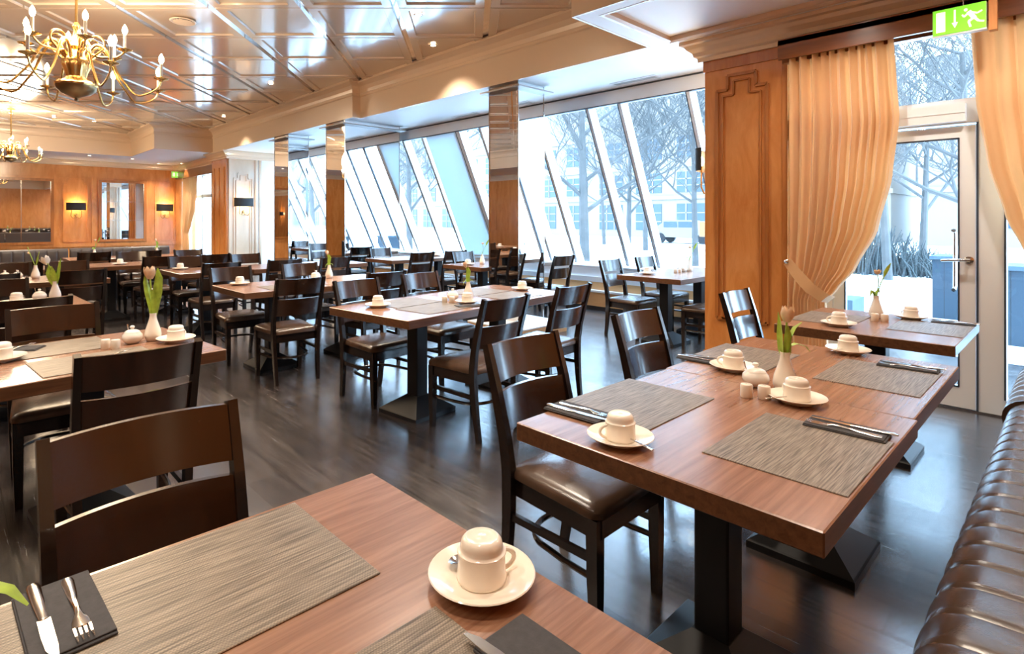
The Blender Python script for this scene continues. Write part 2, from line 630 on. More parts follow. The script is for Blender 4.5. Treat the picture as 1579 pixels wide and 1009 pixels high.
for i in range(-16, 17):
    for j in range(-8, 22):
        A, B = a0+i*P, b0+j*P
        cx, cy = ct(A+P/2, B+P/2)
        if not inside(cx, cy, 0.55):
            continue
        g1, g2 = 0.035, 0.010
        outer = [(A+g1, B+g2), (A+P-g1, B+g2), (A+P-g1, B+P-g2), (A+g1, B+P-g2)]
        e = 0.095
        inn = [(A+g1+e, B+g2+e*.8), (A+P-g1-e, B+g2+e*.8), (A+P-g1-e, B+P-g2-e*.8), (A+g1+e, B+P-g2-e*.8)]
        e2 = 0.012
        inn2 = [(inn[0][0]+e2, inn[0][1]+e2), (inn[1][0]-e2, inn[1][1]+e2), (inn[2][0]-e2, inn[2][1]-e2), (inn[3][0]+e2, inn[3][1]-e2)]
        rings = []
        for pts, z in ((outer, ZC+0.028), (outer, ZC), (inn, ZC), (inn2, ZC+0.018)):
            rings.append([(*ct(*p), z) for p in pts])
        mb.loft(rings, True, False, True, False)
ceil_o = struct('ceiling', mb, M['ceil'])
mb = MB()
mb.box2((-5.6, -0.6, ZC+0.028), (6.5, 20, ZC+0.06))
struct('ceiling_strips', mb, M['ceil_strip'], ceil_o)

# ---- lower soffit all round the recess
mb = MB()
T = 0.05
mb.box2((5.08, 2.93, ZS), (6.50, 14.55, ZS+T))
mb.box2((4.93, 8.28, ZS), (5.08, 15.1, ZS+T))
mb.box2((5.08, 14.55, ZS), (5.7, 15.1, ZS+T))
mb.box2((3.59, 15.1, ZS), (5.7, 20, ZS+T))
mb.box2((-5.6, 17.45, ZS), (3.59, 20, ZS+T))
mb.box2((-5.6, -0.6, ZS), (-3.2, 17.45, ZS+T))
# near corner with its recessed panel
mb.box2((3.86, 2.73, ZS), (6.50, 2.93, ZS+T))
mb.box2((3.86, -0.6, ZS), (4.02, 2.73, ZS+T))
mb.box2((5.12, -0.6, ZS), (6.50, 2.73, ZS+T))
mb.box2((4.02, -0.6, ZS+0.05), (5.12, 2.73, ZS+0.09))
struct('ceiling_soffit', mb, M['soffit'])

# ---- moulded fascia round the recess
prof = [(0.008, ZS-0.003), (0.008, 3.44), (0.025, 3.455), (0.025, 3.485), (0.012, 3.50), (0.02, 3.55), (0.06, 3.60), (0.11, 3.625), (0.15, 3.64), (0.15, ZC+0.02), (-0.015, ZC+0.02), (-0.015, ZS-0.002)]
mb = MB()
mb.sweep_profile(recess, prof, closed=True)
struct('trim_1', mb, M['beam'])
# panel moulding of the near soffit
mb = MB()
mb.sweep_profile([(4.02, -0.5), (4.02, 2.73), (5.12, 2.73), (5.12, -0.5)][::-1], [(0.0, ZS-0.003), (0.03, ZS+0.01), (0.03, ZS+0.05), (-0.03, ZS+0.05), (-0.03, ZS-0.003)][::-1])
struct('trim_2', mb, M['beam'])

# ---- walls that shut the room (left, front, far)


def wall_panels(mb, plane, at0, spans, z0, z1, face):
    """raised rectangular mouldings on a wall; plane 'x' or 'y' """
    for a, b in spans:
        w = 0.03
        for q0, q1, r0, r1 in ((a, b, z0, z0+w), (a, b, z1-w, z1), (a, a+w, z0, z1), (b-w, b, z0, z1)):
            if plane == 'x':
                mb.box2((at0, q0, r0), (at0+face*0.018, q1, r1))
            else:
                mb.box2((q0, at0, r0), (q1, at0+face*0.018, r1))


mb = MB()
mb.box2((-5.6, -0.6, 0), (-5.5, 20, ZC))
wall_panels(mb, 'x', -5.5, [(k*1.6, k*1.6+1.3) for k in range(12)], 0.95, 2.6, 1)
struct('wall_left', mb, M['panel'])
mb = MB()
mb.box2((-5.6, -0.6, 0), (5.3, -0.5, ZC))
struct('wall_front', mb, M['panel'])
mb = MB()
mb.box2((-5.5, YF, 0), (5.9, YF+0.15, ZC))
FS = [(-4.2, -2.9), (-2.6, -1.5), (2.36, 2.94), (4.70, 5.24)]
for a, b in FS:
    pts = [(a, 0.75), (b, 0.75), (b, 2.42), (b-0.1, 2.42), (b-0.1, 2.55), (a+0.1, 2.55), (a+0.1, 2.42), (a, 2.42)]
    path = [(p[0], YF-0.012, p[1]) for p in pts]+[(pts[0][0], YF-0.012, pts[0][1])]
    for q in range(len(path)-1):
        mb.rsweep([path[q], path[q+1]], 0.03, 0.03, (0, 1, 0))
mb.box2((-5.5, YF-0.03, 2.60), (5.5, YF, 2.95))
mb.box2((-5.5, YF-0.03, 0.60), (5.5, YF, 0.70))
for x in (0.95, 2.20, 3.10, 4.52, 5.36):
    mb.box2((x-0.06, YF-0.025, 0.7), (x+0.06, YF, 2.6))
struct('wall_far', mb, M['panel'])

# cornice below the soffit: far wall, far window wall, and over the near pier and door
cprof = [(0, 2.90), (0.02, 2.90), (0.025, 2.935), (0.05, 2.95), (0.06, 2.985), (0.10, 3.02), (0.12, 3.05), (0.15, 3.06), (0.15, ZS+0.002), (-0.08, ZS+0.002), (-0.08, 2.90)]
mb = MB()
mb.sweep_profile([(6.3, 14.36), (5.02, 14.36), (5.02, 15.52), (5.30, 15.52), (5.30, YF), (-5.5, YF), (-5.5, -0.4)], cprof[::1])
struct('trim_3', mb, M['beam'])
mb = MB()
mb.sweep_profile([(5.34, -0.5), (5.34, 2.52), (5.95, 2.52)], cprof)
struct('trim_4', mb, M['beam'])


def stepped_mould(mb, plane, c, a, b, z0, z1, face, sc_=1.0, w=0.028):
    """moulding with a stepped head; plane x: c = x, runs along y"""
    d1, d2 = 0.11*sc_, 0.13*sc_
    d1 = min(d1, abs(b-a)*0.22)
    for off, ww in ((0.0, w), (0.055*sc_, w*0.6)):
        A, B = a+off, b-off
        pts = [(A, z0), (B, z0), (B, z1-off), (B-d1, z1-off), (B-d1, z1+d2-off), (A+d1, z1+d2-off), (A+d1, z1-off), (A, z1-off), (A, z0)]
        for k in range(8):
            p, q = pts[k], pts[k+1]
            if plane == 'x':
                mb.rsweep([(c, p[0], p[1]), (c, q[0], q[1])], 0.02, ww, (1, 0, 0))
            else:
                mb.rsweep([(p[0], c, p[1]), (q[0], c, q[1])], 0.02, ww, (0, 1, 0))


# ---- near pier, beside the door
mb = MB()
mb.box2((5.37, 1.775, 0), (5.70, 2.495, ZS))
o = struct('wall_pier_1', mb, M['panel'])
mb = MB()
stepped_mould(mb, 'x', 5.362, 1.925, 2.375, 0.45, 2.60, -1)
mb.box2((5.352, 1.775, 2.80), (5.38, 2.505, 2.90))
mb.box2((5.352, 1.77, 0.0), (5.38, 2.505, 0.12))
mb.box2((5.352, 1.755, 0.0), (5.40, 1.80, 2.75))
struct('pier_moulding', mb, M['panel_dark'], o)
# bay end wall beside it
mb = MB()
poly = [(5.70, 0), (7.46, 0), (7.46, 0.60), (6.42, 2.95), (6.42, ZS), (5.70, ZS)]
vs = [(x, 1.86, z) for x, z in poly]+[(x, 1.98, z) for x, z in poly]
mb.add(vs, [list(range(6)), list(range(6, 12))]+[(i, (i+1) % 6, (i+1) % 6+6, i+6) for i in range(6)])
struct('wall_bay', mb, M['soffit'])

# ---- far pier, pale towards us, honey wood towards the room
mb = MB()
mb.box2((5.06, 14.40, 0), (5.80, 15.48, ZS))
o = struct('wall_pier_2', mb, M['cream_panel'])
mb = MB()
stepped_mould(mb, 'y', 14.39, 5.20, 5.66, 0.5, 2.42, -1)
for x in (5.10, 5.76, 5.86):
    mb.box2((x-0.03, 14.37, 0), (x+0.03, 14.40, 2.9))
struct('pier_moulding', mb, M['cream_panel'], o)
mb = MB()
mb.box2((5.03, 14.42, 0), (5.06, 15.48, 2.9))
for y in (14.60, 14.95, 15.30):
    mb.box2((5.015, y-0.03, 0.2), (5.03, y+0.03, 2.7))
struct('pier_facing', mb, M['panel'], o)
mb = MB()
mb.box2((5.80, 14.40, 0), (6.20, 14.55, ZS))
mb.add([(x, y, z) for y in (14.45, 14.55) for x, z in ((6.20, 0), (7.46, 0), (7.46, 0.6), (6.42, 2.95), (6.42, ZS), (6.2, ZS))],
       [list(range(6)), list(range(6, 12))]+[(i, (i+1) % 6, (i+1) % 6+6, i+6) for i in range(6)])
struct('wall_bay_far', mb, M['soffit'])

# ---- mirrored columns under the fascia
def mirror_column(name, x0, y0, x1, y1, plinth=None):
    mb = MB()
    mb.box2((x0, y0, 0), (x1, y1, ZS))
    o = struct(name, mb, M['mirror'])
    e = MB()
    for x, y in ((x0, y0), (x1, y0), (x0, y1)):
        e.box((x, y, ZS/2), (0.012, 0.012, ZS))
    struct('edge_strip', e, M['steel'], o)
    e = MB()
    e.box2((x0-0.09, y0-0.09, 3.005), (x1+0.09, y1+0.09, 3.025))
    struct('cap_plate', e, M['vent'], o)
    return o


pc = mirror_column('wall_column_1', 5.14, 4.73, 5.62, 5.24)
mb = MB()
mb.box2((4.76, 4.36, 0), (5.139, 5.24, 0.105))
mb.box2((5.139, 4.36, 0), (5.62, 4.729, 0.105))
pl = mb.build('plinth', M['low_wood'], pc)
mb = MB()
mb.box2((4.755, 4.355, 0.105), (5.139, 5.24, 0.12))
mb.box2((5.139, 4.355, 0.105), (5.625, 4.729, 0.12))
mb.build('plinth_top', M['white_frame'], pl)
mirror_column('wall_column_2', 4.95, 8.56, 6.08, 9.22)
mirror_column('wall_column_3', 4.95, 10.76, 5.38, 11.41)

# ================================================================== GLAZING OF THE BAY
GX0, GZ0, GX1, GZ1 = 6.42, 2.90, 7.50, 0.60
gs = Vector((GX1-GX0, 0, GZ1-GZ0))
gl = gs.length
gs.normalize()
gn = Vector((-gs.z, 0, gs.x))


def gp(y, t, n=0.0):
    p = Vector((GX0, y, GZ0)) + gs*(t*gl) + gn*n
    return p


def mullion(mb, y, w, n0=-0.015, n1=0.15, t0=0.0, t1=1.0):
    vs = [gp(y+sy*w/2, t, n) for t in (t0, t1) for sy in (-1, 1) for n in (n0, n1)]
    mb.add(vs, [(0, 1, 3, 2), (4, 6, 7, 5), (0, 4, 5, 1), (2, 3, 7, 6), (0, 2, 6, 4), (1, 5, 7, 3)])


MULL = [(2.05, .12), (2.62, .13), (3.14, .13), (4.065, .145), (4.578, .13), (5.52, .13), (6.04, .13), (6.72, .12), (7.24, .24), (8.26, .12), (8.86, .13), (9.72, .13), (10.24, .13), (11.2, .13), (11.72, .13), (12.7, .13), (13.2, .13), (14.35, .15)]
wx = bpy.data.objects.new('window_1', None)
COL.objects.link(wx)
wx['kind'] = 'structure'
for y, w in MULL:
    mb = MB()
    mullion(mb, y+w/2-0.02, 0.04 if w < .2 else 0.13)
    mo = mb.build('mullion', M['white_frame'], wx)
    mb = MB()
    mullion(mb, y+w/2+0.005, 0.010, -0.018, 0.012)
    mb.build('gasket', M['gasket'], mo)
for k in range(len(MULL)-1):
    ya, yb = MULL[k][0]+MULL[k][1]/2, MULL[k+1][0]+MULL[k+1][1]/2-0.04
    mb = MB()
    mullion(mb, (ya+yb)/2, yb-ya, -0.004, 0.004)
    mb.build('pane', M['glass'], wx)
mb = MB()
mb.add([gp(y, t, n) for y in (1.98, 14.45) for t in (0.955, 1.0) for n in (-0.10, 0.03)], [(0, 1, 3, 2), (4, 6, 7, 5), (0, 4, 5, 1), (2, 3, 7, 6), (0, 2, 6, 4), (1, 5, 7, 3)])
mb.build('bottom_rail', M['white_frame'], wx)
# head beam
mb = MB()
mb.box2((6.37, 1.98, 2.905), (6.50, 14.5, 3.12))
struct('trim_5', mb, M['head'])
mb = MB()
mb.box2((6.362, 1.98, 3.07), (6.372, 14.4, 3.088))
mb.box2((6.375, 1.98, 2.893), (6.43, 14.4, 2.907))
struct('trim_6', mb, M['gasket'])
# low wall and ledges
mb = MB()
mb.box2((7.25, 1.98, 0.06), (7.46, 14.45, 0.27))
mb.box2((7.34, 1.98, 0.30), (7.46, 14.45, 0.42))
o = struct('wall_window_base', mb, M['low_wood'])
mb = MB()
mb.box2((7.235, 1.98, 0.27), (7.46, 14.45, 0.30))
mb.box2((7.32, 1.98, 0.42), (7.50, 14.45, 0.50))
mb.box2((7.36, 1.98, 0.50), (7.52, 14.45, 0.62))
struct('sill', mb, M['white_frame'], o)
mb = MB()
mb.box2((7.262, 1.98, 0.0), (7.46, 14.45, 0.06))
struct('skirting', mb, M['base_dark'], o)
# the pale blind over one pane
t = thing('roller_blind', 'pale blue blind drawn down over one slanted window pane', 'blind', gp(7.79, 0.5, -0.02))
mb = MB()
vs = [gp(y, tt, n)-Vector(t.location) for tt in (0.0, 0.96) for y in (7.37, 8.19) for n in (-0.022, -0.014)]
mb.add(vs, [(0, 1, 3, 2), (4, 6, 7, 5), (0, 4, 5, 1), (2, 3, 7, 6), (0, 2, 6, 4), (1, 5, 7, 3)])
mb.build('blind_cloth', M['blind'], t)
mb = MB()
vs = [gp(y, tt, n)-Vector(t.location) for tt in (0.945, 0.965) for y in (7.37, 8.19) for n in (-0.032, -0.012)]
mb.add(vs, [(0, 1, 3, 2), (4, 6, 7, 5), (0, 4, 5, 1), (2, 3, 7, 6), (0, 2, 6, 4), (1, 5, 7, 3)])
mb.build('bottom_bar', M['white_frame'], t)

# ================================================================== DOOR WALL
mb = MB()
mb.box2((5.40, 0.37, 0), (5.50, 0.519, 2.80))       # fixed post
mb.box2((5.40, 1.72, 0), (5.50, 1.775, 2.80))       # jamb by the pier
mb.box2((5.40, 1.425, 0), (5.50, 1.475, 2.08))
mb.box2((5.40, -0.60, 2.08), (5.50, 1.775, 2.26))   # transom
mb.box2((5.40, -0.60, 2.78), (5.50, 1.775, 3.09))   # head
mb.box2((5.40, -0.60, 0), (5.50, -0.45, 2.80))
mb.box2((5.40, -0.60, 0), (5.50, 0.37, 0.12))
mb.box2((5.40, 1.475, 0), (5.50, 1.72, 0.12))
o = struct('window_2', mb, M['door_frame'])
mb = MB()
mb.box2((5.44, -0.45, 0.12), (5.446, 0.37, 2.08))
mb.build('pane', M['glass'], o)
mb = MB()
mb.box2((5.44, 1.475, 0.12), (5.446, 1.72, 2.08))
mb.build('pane', M['glass'], o)
mb = MB()
mb.box2((5.44, -0.45, 2.26), (5.446, 1.72, 2.78))
mb.build('transom_pane', M['glass'], o)
mb = MB()
mb.box2((5.392, 0.370, 0.12), (5.402, 0.382, 2.08))
mb.box2((5.392, 0.515, 0.0), (5.402, 0.527, 2.08))
mb.build('gasket', M['gasket'], o)
mb = MB()
mb.box2((5.33, 0.58, 2.09), (5.40, 1.02, 2.22))
mb.box2((5.326, 0.58, 2.15), (5.33, 1.02, 2.156))
mb.build('door_closer', M['door_frame'], o)
mb = MB()
mb.box2((5.385, -0.6, 0.0), (5.50, 1.775, 0.012))
mb.build('threshold', M['steel'], o)

d = bpy.data.objects.new('door_1', None)
COL.objects.link(d)
d['kind'] = 'structure'
mb = MB()
mb.box2((5.395, 0.53, 0.015), (5.455, 0.622, 2.06))
mb.box2((5.395, 1.335, 0.015), (5.455, 1.42, 2.06))
mb.box2((5.395, 0.622, 0.015), (5.455, 1.335, 0.165))
mb.box2((5.395, 0.622, 1.975), (5.455, 1.335, 2.06))
mb.build('door_frame', M['door_frame'], d)
mb = MB()
mb.box2((5.422, 0.622, 0.165), (5.428, 1.335, 1.975))
mb.build('pane', M['glass'], d)
mb = MB()
for a, b in (((0.618, 0.165), (0.628, 1.975)), ((1.33, 0.165), (1.34, 1.975)), ((0.62, 0.16), (1.335, 0.172)), ((0.62, 1.965), (1.335, 1.978))):
    mb.box2((5.390, a[0], a[1]), (5.397, b[0], b[1]))
mb.build('gasket', M['gasket'], d)
h = MB()
h.tube([(5.395, 0.565, 1.09), (5.335, 0.565, 1.09)], 0.013, 10)
h.tube([(5.338, 0.555, 1.09), (5.333, 0.60, 1.09), (5.335, 0.68, 1.085), (5.345, 0.715, 1.08)], [0.012, 0.011, 0.010, 0.009], 10)
ho = h.build('door_handle', M['steel'], d)
h = MB()
h.lathe([(0.026, 0), (0.026, 0.008), (0.02, 0.011)], 20, mat=Matrix.Translation((5.395, 0.565, 1.09)) @ Matrix.Rotation(-PI/2, 4, 'Y'))
h.build('rose', M['steel'], ho)
h = MB()
h.tube([(5.46, 0.66, 1.30), (5.53, 0.66, 1.28), (5.53, 0.66, 0.88), (5.46, 0.66, 0.86)], 0.014, 10)
h.build('pull_bar', M['steel'], d)

# pelmet board over the curtains
mb = MB()
mb.box2((5.28, -0.5, 2.73), (5.36, 1.775, 2.91))
mb.box2((5.18, -0.5, 2.86), (5.36, 1.775, 2.91))
mb.box2((5.18, -0.5, 2.74), (5.21, 1.775, 2.90))
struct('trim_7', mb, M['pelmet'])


def curtain(name, label, x0, top, yl, yr, tie, folds, amp, hem=0.02, thick=True):
    """gathered curtain: yl(z), yr(z) give its two edges"""
    t = thing(name, label, 'curtain', (x0, (yl(1.5)+yr(1.5))/2, hem))
    ox, oy, oz = t.location
    mb = MB()
    nu, nv = folds*10, 60

    def fn(u, v):
        z = hem+(top-hem)*v
        a, b = yl(z), yr(z)
        y = a+(b-a)*u
        wd = abs(b-a)
        ph = 2*PI*folds*(u+0.018*math.sin(7*u+2.1)+0.012*math.sin(17*u))
        am = amp*min(1.0, 0.35+0.65*wd/0.7)*(0.75+0.25*math.sin(5*u+1))
        x = x0+am*math.sin(ph)+0.25*am*math.sin(2.3*ph+1.0+2*v)
        return (x-ox, y-oy, z-oz)
    mb.grid(fn, nu, nv)
    me = mb.build('curtain_cloth', M['curtain'], t)
    if tie:
        band = MB()
        pts = tie

        def fb(u, v):
            k = u*(len(pts)-1)
            i = min(int(k), len(pts)-2)
            f = k-i
            p = Vector(pts[i]).lerp(Vector(pts[i+1]), f)
            dirv = (Vector(pts[-1])-Vector(pts[0])).normalized()
            w = Vector((0, -dirv.z, dirv.y)) if dirv.y > 0 else Vector((0, dirv.z, -dirv.y))
            q = p+w*(v-0.5)*(0.075+0.02*math.sin(PI*u))
            return (q.x-ox, q.y-oy, q.z-oz)
        band.grid(fb, 16, 3)
        bo = band.build('tieback', M['curtain'], t)
        kn = MB()
        kn.lathe([(0.004, 0), (0.016, 0.006), (0.018, 0.018), (0.004, 0.03)], 12, mat=Matrix.Translation((pts[0][0]-ox-0.005, pts[0][1]-oy, pts[0][2]-oz)) @ Matrix.Rotation(-PI/2, 4, 'Y'))
        kn.build('hook_knob', M['steel'], bo)
    return t


def lerp_tab(tab):
    def f(z):
        if z <= tab[0][0]:
            return tab[0][1]
        for (z0, y0), (z1, y1) in zip(tab, tab[1:]):
            if z <= z1:
                k = (z-z0)/(z1-z0)
                k = k*k*(3-2*k)*0.35+k*0.65
                return y0+(y1-y0)*k
        return tab[-1][1]
    return f


curtain('curtain', 'gold curtain between wood pier and glass door, tied back to the left', 5.26, 2.76,
        lerp_tab([(0, 1.715), (2.76, 1.725)]),
        lerp_tab([(0, 1.40), (0.45, 1.42), (0.72, 1.43), (0.80, 1.36), (1.0, 1.22), (1.3, 1.08), (1.7, 0.99), (2.15, 0.945), (2.5, 0.965), (2.76, 0.98)]),
        [(5.175, 1.70, 1.03), (5.16, 1.62, 0.93), (5.15, 1.52, 0.82), (5.175, 1.42, 0.745), (5.26, 1.395, 0.73)], 11, 0.055)
curtain('curtain', 'gold curtain at the right edge, sweeping away from the glass door', 5.26, 2.76,
        lerp_tab([(0, -0.42), (2.76, -0.48)]),
        lerp_tab([(0, -0.05), (0.6, -0.02), (0.8, 0.06), (1.0, 0.19), (1.17, 0.275), (1.4, 0.365), (1.78, 0.458), (2.2, 0.515), (2.76, 0.545)]),
        [(5.175, -0.40, 1.0), (5.15, -0.25, 0.86), (5.15, -0.10, 0.76), (5.22, -0.03, 0.72)], 9, 0.038)

# ---- exit sign hanging in front of the door
t = thing('exit_sign', 'green lit emergency exit sign hanging in front of the glass door', 'sign', (4.98, 0.575, 2.63))
mb = MB()
mb.box2((0.0, -0.14, 0.0), (0.05, 0.14, 0.012))
mb.box2((0.006, -0.138, 0.012), (0.05, 0.138, 0.185))
mb.build('sign_case', M['exit_case'], t)
mb = MB()
mb.box2((-0.003, -0.136, 0.014), (0.006, 0.136, 0.183))
pn = mb.build('sign_panel', M['exit_green'], t)
# pictograms: door (left), arrow pointing down, running figure (right); y decreases to the right
mb = MB()
mb.box2((-0.006, 0.070, 0.03), (-0.002, 0.118, 0.165))
mb.build('door_pictogram', M['exit_white'], pn)
mb = MB()
mb.box2((-0.006, 0.015, 0.075), (-0.002, 0.025, 0.165))
mb.prism([(0.0, 0.0), (0.001, 0)], 0, 0) if False else None
mb.add([(-0.006, 0.036, 0.08), (-0.006, 0.004, 0.08), (-0.006, 0.02, 0.042), (-0.002, 0.036, 0.08), (-0.002, 0.004, 0.08), (-0.002, 0.02, 0.042)], [(0, 1, 2), (3, 5, 4), (0, 3, 4, 1), (1, 4, 5, 2), (2, 5, 3, 0)])
mb.build('arrow_pictogram', M['exit_white'], pn)
mb = MB()
mb.lathe([(0.010, -0.002), (0.010, 0.002)], 14, mat=Matrix.Translation((-0.004, -0.036, 0.150)) @ Matrix.Rotation(PI/2, 4, 'Y'), smooth=False)
for a, b, w in (((-0.050, 0.137), (-0.080, 0.085), 0.026), ((-0.052, 0.128), (-0.026, 0.105), 0.011), ((-0.026, 0.105), (-0.018, 0.122), 0.009), ((-0.055, 0.132), (-0.095, 0.115), 0.010), ((-0.095, 0.115), (-0.118, 0.128), 0.009), ((-0.076, 0.088), (-0.050, 0.070), 0.014), ((-0.050, 0.070), (-0.060, 0.032), 0.012), ((-0.080, 0.088), (-0.100, 0.062), 0.014), ((-0.100, 0.062), (-0.128, 0.054), 0.011)):
    mb.rsweep([(-0.004, a[0], a[1]), (-0.004, b[0], b[1])], 0.004, w, (1, 0, 0))
mb.build('running_figure_pictogram', M['exit_white'], pn)
mb = MB()
mb.tube([(0.03, -0.02, 0.185), (0.03, -0.02, 0.46)], 0.004, 6)
mb.build('hanger', M['steel'], t)
t2 = MB()
t2.box2((4.97, 0.385, 2.615), (5.03, 0.425, 3.14))
tag(t2.build('wood_post', M['wood_block']), 'short orange wooden hanger board right of the green exit sign', 'board')

t = thing('exit_sign', 'small far green exit sign at the far corner of the room', 'sign', (5.22, 19.45, 2.70))
mb = MB()
mb.box2((-0.12, -0.03, 0), (0.12, 0.03, 0.2))
mb.build('sign_case', M['exit_case'], t)
mb = MB()
mb.box2((-0.115, -0.04, 0.01), (0.115, -0.03, 0.19))
pn = mb.build('sign_panel', M['exit_green'], t)
mb = MB()
mb.box2((-0.09, -0.045, 0.04), (-0.03, -0.04, 0.16))
mb.box2((0.0, -0.045, 0.04), (0.015, -0.04, 0.16))
mb.box2((0.04, -0.045, 0.05), (0.09, -0.04, 0.15))
mb.build('pictogram', M['exit_white'], pn)

# ---- far window between the far wall and the far pier
mb = MB()
mb.box2((5.66, 15.48, 0), (5.74, 19.7, 0.15))
mb.box2((5.66, 15.48, 2.72), (5.74, 19.7, 3.09))
for y in (15.53, 16.6, 17.45, 18.3, 19.62):
    mb.box2((5.66, y-0.05, 0), (5.74, y+0.05, 2.75))
mb.box2((5.66, 15.48, 2.05), (5.74, 19.7, 2.15))
o = struct('window_3', mb, M['white_frame'])
mb = MB()
mb.box2((5.69, 15.5, 0.1), (5.696, 19.65, 2.75))
mb.build('pane', M['glass'], o)
mb = MB()
mb.box2((5.28, 15.48, 2.66), (5.36, 19.7, 2.90))
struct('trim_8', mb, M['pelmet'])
curtain('curtain', 'far left gold curtain next to the far wood wall corner', 5.48, 2.72,
        lerp_tab([(0, 19.55), (2.72, 19.6)]), lerp_tab([(0, 18.9), (0.6, 18.95), (0.95, 19.05), (1.2, 18.75), (1.7, 18.35), (2.2, 18.15), (2.72, 18.1)]), None, 8, 0.04)
curtain('curtain', 'far gold curtain hanging next to the far wooden pier', 5.48, 2.72,
        lerp_tab([(0, 15.6), (2.72, 15.6)]), lerp_tab([(0, 16.05), (0.6, 16.05), (0.95, 15.98), (1.2, 16.15), (1.7, 16.5), (2.2, 16.75), (2.72, 16.85)]), None, 8, 0.04)

# ================================================================== WALL LIGHTS AND MIRRORS


def make_sconce():
    t = thing('wall_sconce', 'x', 'wall lamp')
    # local: wall at y=0, room towards -y
    mb = MB()
    n = 20
    prof_o = [(0.24*math.cos(PI*k/n), -0.02-0.13*math.sin(PI*k/n)) for k in range(n+1)]
    prof_i = [(0.232*math.cos(PI*k/n), -0.02-0.122*math.sin(PI*k/n)) for k in range(n+1)]
    mb.loft([[(x, y, z) for x, y in pr] for pr, z in ((prof_o, -0.11), (prof_o, 0.11), (prof_i, 0.11), (prof_i, -0.11), (prof_o, -0.11))], False, False, False)
    mb.build('lamp_shade', M['shade'], t)
    mb = MB()
    mb.lathe([(0.035, 0.0), (0.035, 0.012), (0.02, 0.02)], 16, mat=Matrix.Translation((0, 0, -0.24)) @ Matrix.Rotation(PI/2, 4, 'X'))
    mb.build('backplate', M['brass'], t)
    for sx in (-1, 1):
        mb = MB()
        pts = [(0, -0.02, -0.25), (sx*0.03, -0.04, -0.32), (sx*0.09, -0.06, -0.33), (sx*0.13, -0.07, -0.27), (sx*0.12, -0.075, -0.16), (sx*0.11, -0.075, -0.06)]
        mb.tube(pts, 0.008, 8)
        a = mb.build('arm', M['brass'], t)
        mb = MB()
        mb.lathe([(0.004, -0.06), (0.014, -0.05), (0.022, -0.02), (0.018, 0.01), (0.004, 0.035)], 10, (sx*0.11, -0.075, 0.0))
        mb.build('bulb', M['lampglow'], a)
    return Proto(t)


SC = make_sconce()


def sconce(x, y, z, rz, label):
    SC.put((x, y, z), rz, label, 'black shaded wall lamps')
    l = bpy.data.lights.new('sconce_glow', 'POINT')
    l.energy = 26
    l.color = (1.0, 0.72, 0.40)
    l.shadow_soft_size = 0.03
    o = bpy.data.objects.new('sconce_glow', l)
    COL.objects.link(o)
    o.location = Vector((x, y, z+0.02)) + Matrix.Rotation(rz, 3, 'Z') @ Vector((0, -0.07, 0))


sconce(2.66, YF-0.01, 1.76, 0, 'black shaded wall lamp between the two far wall mirrors')
sconce(4.97, YF-0.01, 1.76, 0, 'black shaded wall lamp on the far wall right of the smaller mirror')
sconce(5.43, 14.385, 1.82, 0, 'black shaded wall lamp on the pale far pier beside the window')
sconce(5.575, 2.497, 1.97, PI, 'black shaded wall lamp sticking out behind the near wood pier')
for k, y in enumerate((5.0, 8.2, 11.4)):
    sconce(-5.49, y, 1.76, PI/2, ['black shaded wall lamp on the left wall, nearest one', 'black shaded wall lamp on the left wall, second one', 'black shaded wall lamp on the left wall, third one'][k])


def wall_mirror(label, x0, x1, z0, z1, bars_v=(), bars_h=()):
    t = thing('wall_mirror', label, 'mirror', ((x0+x1)/2, YF-0.03, (z0+z1)/2))
    w, hh = (x1-x0)/2, (z1-z0)/2
    mb = MB()
    mb.box2((-w, -0.006, -hh), (w, 0.0, hh))
    g = mb.build('mirror_glass', M['mirror'], t)
    mb = MB()
    fw = 0.07
    for a, b in (((-w-fw, -hh-fw), (w+fw, -hh)), ((-w-fw, hh), (w+fw, hh+fw)), ((-w-fw, -hh), (-w, hh)), ((w, -hh), (w+fw, hh))):
        mb.box2((a[0], -0.035, a[1]), (b[0], 0.02, b[1]))
    mb.build('mirror_frame', M['panel_dark'], t)
    if bars_v or bars_h:
        mb = MB()
        for x in bars_v:
            mb.box2((x-0.012-(x0+x1)/2, -0.012, -hh), (x+0.012-(x0+x1)/2, -0.006, hh))
        for z in bars_h:
            mb.box2((-w, -0.010, z-0.006-(z0+z1)/2), (w, -0.006, z+0.006-(z0+z1)/2))
        mb.build('glazing_bar', M['steel'], g)


wall_mirror('wide wood framed mirror on the far wall at the left edge', -0.6, 2.07, 0.76, 2.46, (0.6, 1.42))
wall_mirror('smaller wood framed mirror with two dark cross lines on the far wall', 3.28, 4.38, 0.80, 2.48, (), (1.36, 1.92))

# ================================================================== CHANDELIERS


